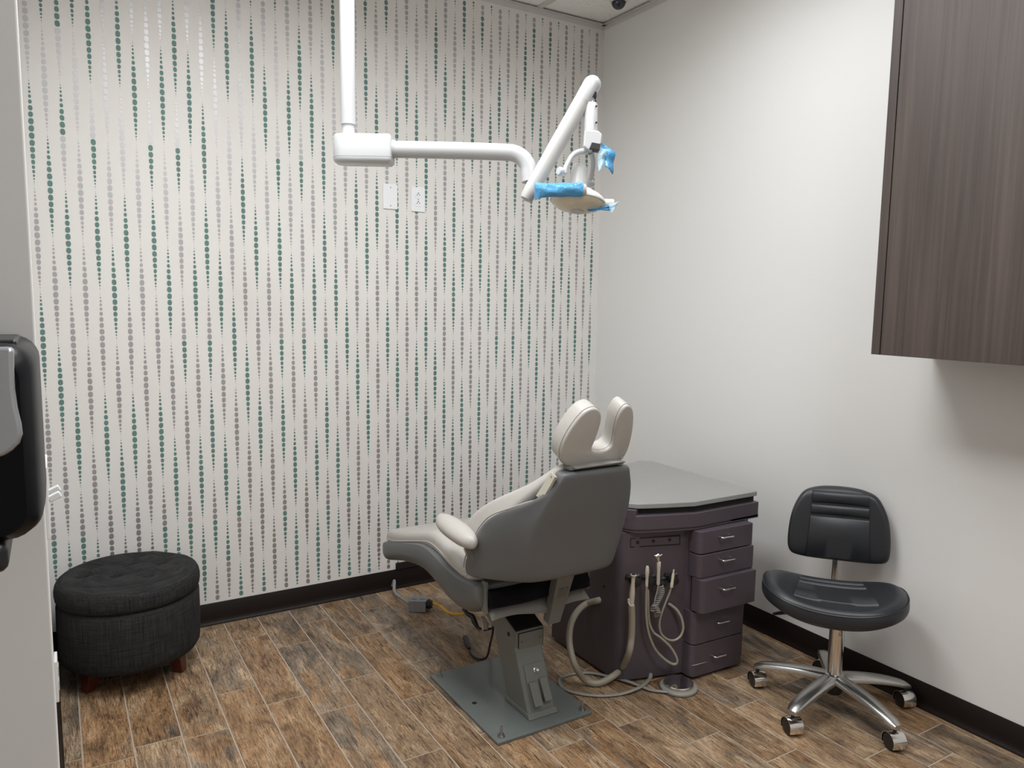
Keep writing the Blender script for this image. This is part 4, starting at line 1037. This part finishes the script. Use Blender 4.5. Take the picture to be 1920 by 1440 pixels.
# 3 air water syringe and its coiled lead
t = thing('air_water_syringe', 'cream syringe handpiece with chrome head and tangled coiled grey lead', 'dental handpiece', qp(1235, 1070, .05), 'instruments hung on the treatment cart')
c0, c1 = qp(1235.5, 1053, .055), qp(1234, 1096, .05)
bm = bmesh.new(); lathe(bm, [(.0058, 0), (.0075, .003), (.0078, .018), (.0062, .035), (.0066, (c1-c0).length-.006), (.0058, (c1-c0).length)], c0, (c1-c0), 18); finish(bm, 'handle', m_ivorytool, t)
bm = bmesh.new(); tube(bm, [qp(1235, 1054, .055), qp(1234, 1048, .055), qp(1234, 1040, .055)], [.005, .006, .0055], 12); tube(bm, [qp(1231, 1047, .06), qp(1228.5, 1041.5, .065)], .003, 8); tube(bm, [qp(1236, 1043, .055), qp(1241.5, 1039.5, .055)], .0028, 8); tube(bm, [qp(1229, 1044, .062), qp(1235, 1040, .06)], .0042, 8)
finish(bm, 'chrome_head', m_chrome, t)
bm = bmesh.new(); tube(bm, [c1, qp(1232, 1110, .05), qp(1228.5, 1122, .048), qp(1226.5, 1136, .045)], .0028, 8, smooth=5)
pts = []
for i in range(150):
    s = i/149; a = 2*PI*13*s
    cx = 1238 - 9*s + 4*math.sin(s*5); cy = 1098 + 48*s
    c = qp(cx, cy, .035); pts.append(c + PD*(.010+.002*math.sin(9*s))*math.cos(a) + PN*.009*math.sin(a))
tube(bm, pts, .0026, 7)
for k in range(4):
    tube(bm, [qp(1222+k*2, 1138+k*4, .04), qp(1228+k*2, 1136+k*4, .052), qp(1236+k, 1142+k*3, .04), qp(1229, 1147+k*3, .03)], .0026, 7, smooth=5, closed=True)
finish(bm, 'coiled_lead', m_hose2, t)
# 4 small handpiece on the right
t = thing('scaler_handpiece', 'small cream handpiece with thin hose, rightmost in the cart holders', 'dental handpiece', qp(1260, 1085, .045), 'instruments hung on the treatment cart')
c0, c1 = qp(1263.5, 1068, .05), qp(1259, 1101, .046)
bm = bmesh.new(); lathe(bm, [(0, -.001), (.0028, 0), (.0035, .014), (.0052, .018), (.0052, .05), (.0062, .052), (.0062, (c1-c0).length)], c0, (c1-c0), 16); finish(bm, 'handle', m_ivorytool, t)
bm = bmesh.new(); tube(bm, [c1, qp(1254, 1115, .04), qp(1246, 1135, .038), qp(1239, 1155, .036), qp(1236.5, 1172, .036), qp(1240, 1188, .036), qp(1252, 1199, .036), qp(1266, 1200, .036), qp(1277, 1191, .034), qp(1281, 1177, .032), qp(1278, 1160, .028), qp(1270, 1145, .022), qp(1260, 1136, .012), qp(1253, 1132, .002)], [.0038, .0038, .0040, .0042, .0048, .0056, .0062], 12, smooth=8); finish(bm, 'hose', m_hose, t)

# --- foot pedal with its flat cable
pc = (onz(1240, 1297, .0)+onz(1309, 1297, .0))/2
pc = Vector((pc.x+.012, pc.y+.020, 0))
t = thing('foot_pedal', 'round chrome foot pedal with grey rim on the floor before the cart', 'foot pedal', pc)
bm = bmesh.new(); lathe(bm, [(.066, 0), (.070, .004), (.070, .010), (.066, .014), (.058, .015)], pc, seg=48); finish(bm, 'rim', m_hose2, t)
bm = bmesh.new(); lathe(bm, [(.054, .013), (.056, .016), (.056, .024), (.054, .027), (.020, .029), (0, .0295)], pc, seg=48); finish(bm, 'chrome_disc', m_chrome, t)
bm = bmesh.new(); tube(bm, [pc+Vector((-.062, -.01, .008)), onz(1222, 1294, .008), onz(1200, 1286, .010), onz(1175, 1277, .012), onz(1140, 1268, .008), onz(1105, 1261.5, .006), onz(1070, 1264, .006), onz(1052, 1272, .006), onz(1051, 1284, .006), onz(1066, 1295, .006), onz(1095, 1302, .006), onz(1130, 1304.5, .006), onz(1165, 1301, .006), onz(1192, 1292, .014), onz(1208, 1283, .014), onz(1218, 1272, .012), qp(1220, 1262, .0)], .0075, 12, smooth=8, flat=.62); finish(bm, 'cable', m_hose2, t)

# --- junction box on the floor with its conduit
jc = (onz(765, 1148, 0)+onz(822, 1149, 0))/2
ja = -YAW; ux = Vector((math.cos(ja), math.sin(ja), 0)); uy = Vector((-ux.y, ux.x, 0))
J = onz(766, 1149, 0)
t = thing('junction_box', 'grey steel junction box with sockets lying on the floor near the back wall', 'junction box', J + ux*.05 + uy*.03)
bm = bmesh.new(); box(bm, J+ux*.040+uy*.032+Vector((0, 0, .028)), (.078, .064, .050), rot=ja); finish(bm, 'box_body', m_steelbox, t, bevel=.002)
bm = bmesh.new(); box(bm, J+ux*.040+uy*.034+Vector((0, 0, .0545)), (.084, .072, .003), rot=ja)
finish(bm, 'cover', m_steelbox, t, bevel=.001)
for k in (-1, 1):
    bm = bmesh.new(); c = J+ux*(.040+k*.019)+uy*.034+Vector((0, 0, .056))
    prism(bm, [c+ux*x+uy*y for x, y in rrect(.014, .015, .008)], (0, 0, .0025)); s = finish(bm, 'socket', m_steelbox, t)
    bm = bmesh.new()
    for a_, b_ in ((-.005, .003), (.005, .003), (0, -.007)): box(bm, c+ux*a_+uy*b_+Vector((0, 0, .0028)), (.002, .006, .0008), rot=ja)
    finish(bm, 'slots', m_dark, s)
bm = bmesh.new(); lathe(bm, [(.021, 0), (.021, .010), (.024, .011), (.024, .016), (.019, .017), (.019, .026), (0, .026)], J+ux*.080+uy*.032+Vector((0, 0, .030)), ux, 18); finish(bm, 'black_fitting', m_black, t)
bm = bmesh.new(); lathe(bm, [(.052, .0), (.052, .006), (.044, .009), (0, .009)], J+ux*.045+uy*.085, seg=32); finish(bm, 'floor_ring', m_ivorytool, t)
cp = catmull([Vector((-1.238, -.014, .02)), Vector((-1.236, -.03, .050)), onz(739, 1105, .030), onz(741, 1112, .028), onz(749, 1119, .028), J+ux*.002+uy*.032+Vector((0, 0, .03))], 14)
bm = bmesh.new(); tube(bm, cp, [.0075, .0088]*30, 12); finish(bm, 'flex_conduit', m_steelbox, t)
bm = bmesh.new(); tube(bm, [J+ux*.104+uy*.032+Vector((0, 0, .034)), ony(826, 1136, -.40), ony(834, 1144, -.46)], .0055, 10, smooth=5); finish(bm, 'yellow_sleeve', m_yellow, t)

# ================================================================== STOOL
def stool():
    ct = Vector((-.284, -1.817, 0)); R = .268
    t = thing('wheeled_stool', 'black leather stool with low back on a five arm polished wheeled base', 'stool', ct)
    for k in range(5):
        a = math.radians(116+72*k); d = Vector((math.cos(a), math.sin(a), 0)); s = Vector((-d.y, d.x, 0))
        secs = []
        n = 14
        for i in range(n+1):
            x = i/n; r = .022 + (R+.012-.022)*x
            z = .118 - .030*x**1.5; z = .122 - .036*x**2.2
            hw = .027 - .006*x + .004*math.sin(PI*x); th = .024 - .008*x
            if i == n: hw *= .75; th *= .7; z -= .003
            c = ct + d*r + Vector((0, 0, z))
            secs.append([c + s*y + Vector((0, 0, zz)) for y, zz in ((-hw, -th*.7), (-hw*.98, -th*.1), (-hw*.8, th*.22), (0, th*.34), (hw*.8, th*.22), (hw*.98, -th*.1), (hw, -th*.7), (hw*.5, -th), (-hw*.5, -th))])
        bm = bmesh.new(); loft(bm, secs); finish(bm, 'base_arm', m_alu, t, ang=55)
        # caster
        cc = ct + d*R
        bm = bmesh.new(); lathe(bm, [(.006, .060), (.006, .080)], cc, seg=12); c_ = finish(bm, 'caster', m_black, t)
        yaw = a + math.radians((40, -25, 15, -35, 60)[k]); wd = Vector((math.cos(yaw), math.sin(yaw), 0)); wa = Vector((-wd.y, wd.x, 0))
        wd = Vector((-.35, -.94, 0)) if k != 4 else wd; wa = Vector((-wd.y, wd.x, 0)).normalized()
        wc = cc + Vector((0, 0, .0285)) 
        for sg in (-1, 1):
            bm = bmesh.new(); lathe(bm, [(.010, 0), (.0265, .001), (.0285, .004), (.0285, .013), (.0265, .016), (.010, .017), (.0, .017)], wc + wa*(sg*.006), wa*sg, 28); finish(bm, 'wheel', m_black, c_)
        bm = bmesh.new(); secs = []
        for i in range(15):
            ang = math.radians(-28 + 236*i/14)
            ring = []
            for y, rr in ((-.0245, .0315), (0, .033), (.0245, .0315), (.0245, .0295), (-.0245, .0295)):
                ring.append(wc + wa*y + (wd*math.cos(ang) + Vector((0, 0, 1))*math.sin(ang))*rr)
            secs.append(ring)
        loft(bm, secs); finish(bm, 'hood', m_chrome, c_, ang=50)
    bm = bmesh.new(); lathe(bm, [(.026, .085), (.034, .092), (.036, .118), (.033, .130), (.024, .134)], ct, seg=32); finish(bm, 'hub', m_alu, t)
    bm = bmesh.new(); lathe(bm, [(.013, .062), (.0165, .066), (.0165, .088)], ct, seg=20); finish(bm, 'hub_nut', m_chrome, t)
    bm = bmesh.new(); lathe(bm, [(.027, .06), (.042, .10), (.045, .112), (.03, .112)], ct, seg=24); finish(bm, 'hub_liner', m_black, t)
    bm = bmesh.new(); lathe(bm, [(.0255, .128), (.0255, .352)], ct, seg=32); cy = finish(bm, 'gas_cylinder', m_chrome, t)
    bm = bmesh.new()
    for r_ in range(5):
        a0 = math.radians(228)
        for j in range(4):
            a = a0 + j*.14
            if (r_*3+j) % 4 == 3: continue
            for e in range(1):
                vs = []
                for aa, zz in ((a, 0), (a+.10, 0), (a+.10, .0022), (a, .0022)): vs.append(bm.verts.new(ct + Vector((.0258*math.cos(aa), .0258*math.sin(aa), .300-r_*.0045+zz))))
                bm.faces.new(vs)
    finish(bm, 'print_marks', m_black, cy)
    # seat: W runs across the seat, Fd towards its front
    wa = math.radians(-50); Wv = Vector((math.cos(wa), math.sin(wa), 0)); Fd = Vector((Wv.y, -Wv.x, 0))
    Fd = Vector((-.766, -.643, 0))
    sc = ct + Fd*.012 - Vector((RT.x, RT.y, 0))*.024
    def top(x, y):       # dish with raised side lobes
        return .434 + .040*(abs(x)/.25)**2.0 - .003*(y/.18)
    HX, HY = .240, .182
    def outline(a):
        ca, sa = math.cos(a), math.sin(a); p = 2.5
        x = HX*math.copysign(abs(ca)**(2/p), ca); y = HY*math.copysign(abs(sa)**(2/p), sa)
        if sa < 0: y *= .80 + .2*(abs(x)/HX)**2*1.0      # gentle waist at the rear
        else: y *= 1 - .05*(1-(abs(x)/HX)**2)
        return x, y
    bm = bmesh.new(); NA = 64; rings = []
    fr = [(.0, None), (.25, None), (.5, None), (.7, None), (.84, None), (.93, None), (.975, None), (1.0, None)]
    sec = []
    for f in (.12, .25, .38, .5, .62, .73, .83, .90): sec.append((f, 0.0))
    for k in range(1, 6):
        a = PI/2*k/5; sec.append((.90+.10*math.sin(a), -.034*(1-math.cos(a))))
    sec += [(1.0, -.044), (.985, -.055), (.955, -.064), (.90, -.071), (.6, -.074), (.2, -.074)]
    panel = lambda x, y: -(.0045 if abs(abs(x)-.115) < .006 and -.13 < y < .12 else 0)
    c0 = bm.verts.new(sc + Vector((0, 0, top(0, 0))))
    for f, dz in sec:
        r_ = []
        for i in range(NA):
            a = 2*PI*i/NA; x, y = outline(a); x *= f; y *= f
            z = top(x, y)
            if dz == 0:
                z += .010*max(0, 1-abs(abs(x)/.2-1)*2)*(1 if f < .85 else .5)
            z = z + dz + (.012*(abs(x)/.25)**2 if dz < -.06 else 0)
            r_.append(bm.verts.new(sc + Wv*x + Fd*y + Vector((0, 0, z))))
        rings.append(r_)
    for i in range(NA): bm.faces.new((c0, rings[0][i], rings[0][(i+1) % NA]))
    for P_, Q_ in zip(rings, rings[1:]):
        for i in range(NA): bm.faces.new((P_[i], Q_[i], Q_[(i+1) % NA], P_[(i+1) % NA]))
    bm.faces.new(rings[-1][::-1])
    st = finish(bm, 'seat', m_leath, t, subd=1, ang=80)
    def S_(x, y, o=.004): 
        z = top(x, y) + .010*max(0, 1-abs(abs(x)/.2-1)*2); return sc + Wv*x + Fd*y + Vector((0, 0, z+o))
    bm = bmesh.new()
    # raised centre panel: stitched bolsters
    for y0, y1 in ((-.118, -.082), (-.078, -.044), (-.038, .108)):
        secs = []
        for i in range(13):
            x = -.118 + .236*i/12 
            k = max(.05, 1-abs(i-6)/6.0)**.25
            lip = []
            for y_, o_ in ((y0, -.004), (y0+.006, .0045*k), ((y0+y1)/2, .0075*k), (y1-.006, .0045*k), (y1, -.004)):
                lip.append(S_(x*(1+.12*(y_/.1)), y_, o_+.0035))
            lip += [S_(x, y1, -.012), S_(x, y0, -.012)]
            secs.append(lip)
        loft(bm, secs)
    finish(bm, 'seat_panel', m_leath, t, ang=50)
    bm = bmesh.new(); tube(bm, [sc + Wv*(outline(2*PI*i/60)[0]*.985) + Fd*(outline(2*PI*i/60)[1]*.985) + Vector((0, 0, top(outline(2*PI*i/60)[0], outline(2*PI*i/60)[1])-.0135)) for i in range(60)], .0022, 6, closed=True); finish(bm, 'seat_piping', m_leath, t)
    bm = bmesh.new(); box(bm, ct+Vector((0, 0, .3465)), (.16, .13, .010), rot=wa); finish(bm, 'seat_plate', m_black, t, bevel=.004)
    # lever on the left
    l0 = ct + Vector((0, 0, .340)); l1 = dep(1464, 1149, 2.80)
    bm = bmesh.new(); tube(bm, [l0, l0.lerp(l1, .6), l1], .004, 10); lv = finish(bm, 'height_lever', m_chrome, t)
    bm = bmesh.new(); l2 = dep(1450, 1151, 2.80); tube(bm, [l0.lerp(l1, .88), l1, l2], [.006, .011, .007], 12, smooth=3, flat=.6); finish(bm, 'lever_grip', m_black, lv)
    # backrest
    bc = ct - Fd*.175
    hw, zb, zt = .208, .487, .770
    bo = [(-.196, .515), (-.206, .545), (-.205, .60), (-.196, .655), (-.178, .70), (-.15, .738), (-.11, .754), (-.05, .762), (.05, .762), (.11, .754), (.15, .738), (.178, .70), (.196, .655), (.205, .60), (.206, .545), (.198, .512), (.17, .498), (.10, .489), (0, .486), (-.10, .489), (-.17, .500)]
    ol = catmull([Vector((x*.86, z, 0)) for x, z in bo], 3, closed=True)
    curv = lambda x: -.04*(1-(x/.18)**2)       # curved round the sitter
    bm = bmesh.new(); secs = []
    cz = Vector((0, .62, 0))
    for f, dd in ((.2, .006), (.5, .006), (.75, .004), (.9, .0), (.97, -.006), (1.0, -.018), (1.0, -.034), (.97, -.046), (.9, -.050), (.4, -.050)):
        secs.append([bc + Wv*((p.x)*f) + Vector((0, 0, .62+(p.y-.62)*f)) + Fd*(curv(p.x*f)+.03+dd - .10*(.62+(p.y-.62)*f-.62)) for p in ol])
    loft(bm, secs); finish(bm, 'backrest', m_leath, t, subd=1, ang=80)
    def Bk(x, z, o): return bc + Wv*x + Vector((0, 0, z)) + Fd*(curv(x)+.036+o-.10*(z-.62))
    bm = bmesh.new()
    for z0, z1 in ((.704, .748), (.660, .700), (.50, .656)):
        secs = []
        for i in range(13):
            x = -.098 + .196*i/12; k = max(.05, 1-abs(i-6)/6.0)**.25
            sec_ = [Bk(x*(1+.06*(.7-z_)/.1), z_, o_) for z_, o_ in ((z0, -.001), (z0+.006, .007*k), ((z0+z1)/2, .0095*k), (z1-.006, .007*k), (z1, -.001))]
            sec_ += [Bk(x, z1, -.014), Bk(x, z0, -.014)]
            secs.append(sec_)
        loft(bm, secs)
    finish(bm, 'backrest_panel', m_leath, t, ang=50)
    bm = bmesh.new()
    sp = [ct - Fd*.03 + Vector((0, 0, .255)), ct - Fd*.12 + Vector((0, 0, .25)), bc + Fd*(-.055) + Vector((0, 0, .28)), bc + Fd*(-.055) + Vector((0, 0, .36)), bc + Fd*(-.045) + Vector((0, 0, .50)), bc + Fd*(-.045) + Vector((0, 0, .6))]
    sp = [ct - Fd*.03 + Vector((0, 0, .342)), ct - Fd*.13 + Vector((0, 0, .342)), bc - Fd*.040 + Vector((0, 0, .355)), bc - Fd*.045 + Vector((0, 0, .40)), bc - Fd*.034 + Vector((0, 0, .50)), bc - Fd*.036 + Vector((0, 0, .6))]
    tube(bm, sp, .011, 12, smooth=5, flat=.5); finish(bm, 'back_stem', m_alu, t)
stool()

# ================================================================== OTTOMAN
def ottoman():
    c = Vector((-2.421, -.278, 0)); R = .246
    t = thing('ottoman', 'round charcoal fabric ottoman with button tufted lid on dark wooden legs', 'ottoman', c)
    bm = bmesh.new()
    prof = [(.10, .088), (R-.03, .086), (R-.012, .090), (R-.003, .105), (R, .14), (R+.001, .22), (R, .300), (R-.006, .312), (R-.016, .318), (.1, .318)]
    lathe(bm, prof, c, seg=72); finish(bm, 'body', m_fabric, t, ang=50)
    tp = [onz(80+x/4.3625, 1000+y/4.3625, .398) for x, y in ((330, 345), (600, 350), (860, 345), (425, 268), (700, 258), (965, 240), (510, 190), (770, 178), (1010, 165), (180, 330))]
    tp = [p for p in tp if (Vector((p.x, p.y, 0))-c).length < R-.045]
    bm = bmesh.new(); NR, NA = 34, 96; g = []
    segs = []
    for i, p in enumerate(tp):
        for q in tp[i+1:]:
            if .05 < (p-q).length < .150: segs.append((p, q))
    def h(x, y):
        r = math.hypot(x, y)/R
        z = .392 + .020*(1-r**2.4) 
        w0 = Vector((c.x+x, c.y+y, 0)); dmin = 9
        for p in tp: dmin = min(dmin, (Vector((p.x, p.y, 0))-w0).length)
        z -= .019*math.exp(-(dmin/.016)**2) + .012*math.exp(-(dmin/.042)**2)
        sd = 9
        for p, q in segs:
            a = Vector((p.x, p.y, 0)); b = Vector((q.x, q.y, 0)); ab = b-a
            tt = max(0, min(1, (w0-a).dot(ab)/ab.dot(ab))); sd = min(sd, (a+ab*tt-w0).length)
        z -= .007*math.exp(-(sd/.010)**2)
        return z
    RI = R+.004
    ct_ = bm.verts.new(c+Vector((0, 0, h(0, 0))))
    for i in range(1, NR+1):
        f = i/NR*.93; g.append([bm.verts.new(c+Vector((RI*f*math.cos(2*PI*k/NA), RI*f*math.sin(2*PI*k/NA), h(RI*f*math.cos(2*PI*k/NA), RI*f*math.sin(2*PI*k/NA))))) for k in range(NA)])
    ze = .392 + .020*(1-.93**2.4)
    for f, z in ((.965, ze-.008), (.988, ze-.020), (1.0, ze-.036), (1.0, .345), (.99, .328), (.965, .3185), (.6, .3185)):
        g.append([bm.verts.new(c+Vector((RI*f*math.cos(2*PI*k/NA), RI*f*math.sin(2*PI*k/NA), z))) for k in range(NA)])
    for k in range(NA): bm.faces.new((ct_, g[0][k], g[0][(k+1) % NA]))
    for P_, Q_ in zip(g, g[1:]):
        for k in range(NA): bm.faces.new((P_[k], Q_[k], Q_[(k+1) % NA], P_[(k+1) % NA]))
    bm.faces.new(g[-1][::-1])
    finish(bm, 'lid', m_fabric, t, ang=70)
    for p in tp:
        bm = bmesh.new(); z = h(p.x-c.x, p.y-c.y)
        lathe(bm, [(.008, -.001), (.0085, .002), (.006, .004), (0, .0048)], (p.x, p.y, z), seg=16); finish(bm, 'button', m_fabric, t)
    for a in (-147, -33, 33, 147):
        a = math.radians(a); d = Vector((math.cos(a), math.sin(a), 0)); s = Vector((-d.y, d.x, 0))
        bm = bmesh.new(); c1 = c + d*.168; c2 = c + d*.186
        loft(bm, [[c1+d*x+s*y+Vector((0, 0, .090)) for x, y in ((-.026, -.026), (.026, -.026), (.026, .026), (-.026, .026))], [c2+d*x+s*y+Vector((0, 0, 0)) for x, y in ((-.017, -.017), (.017, -.017), (.017, .017), (-.017, .017))]])
        finish(bm, 'leg', m_wood, t, bevel=.003)
ottoman()
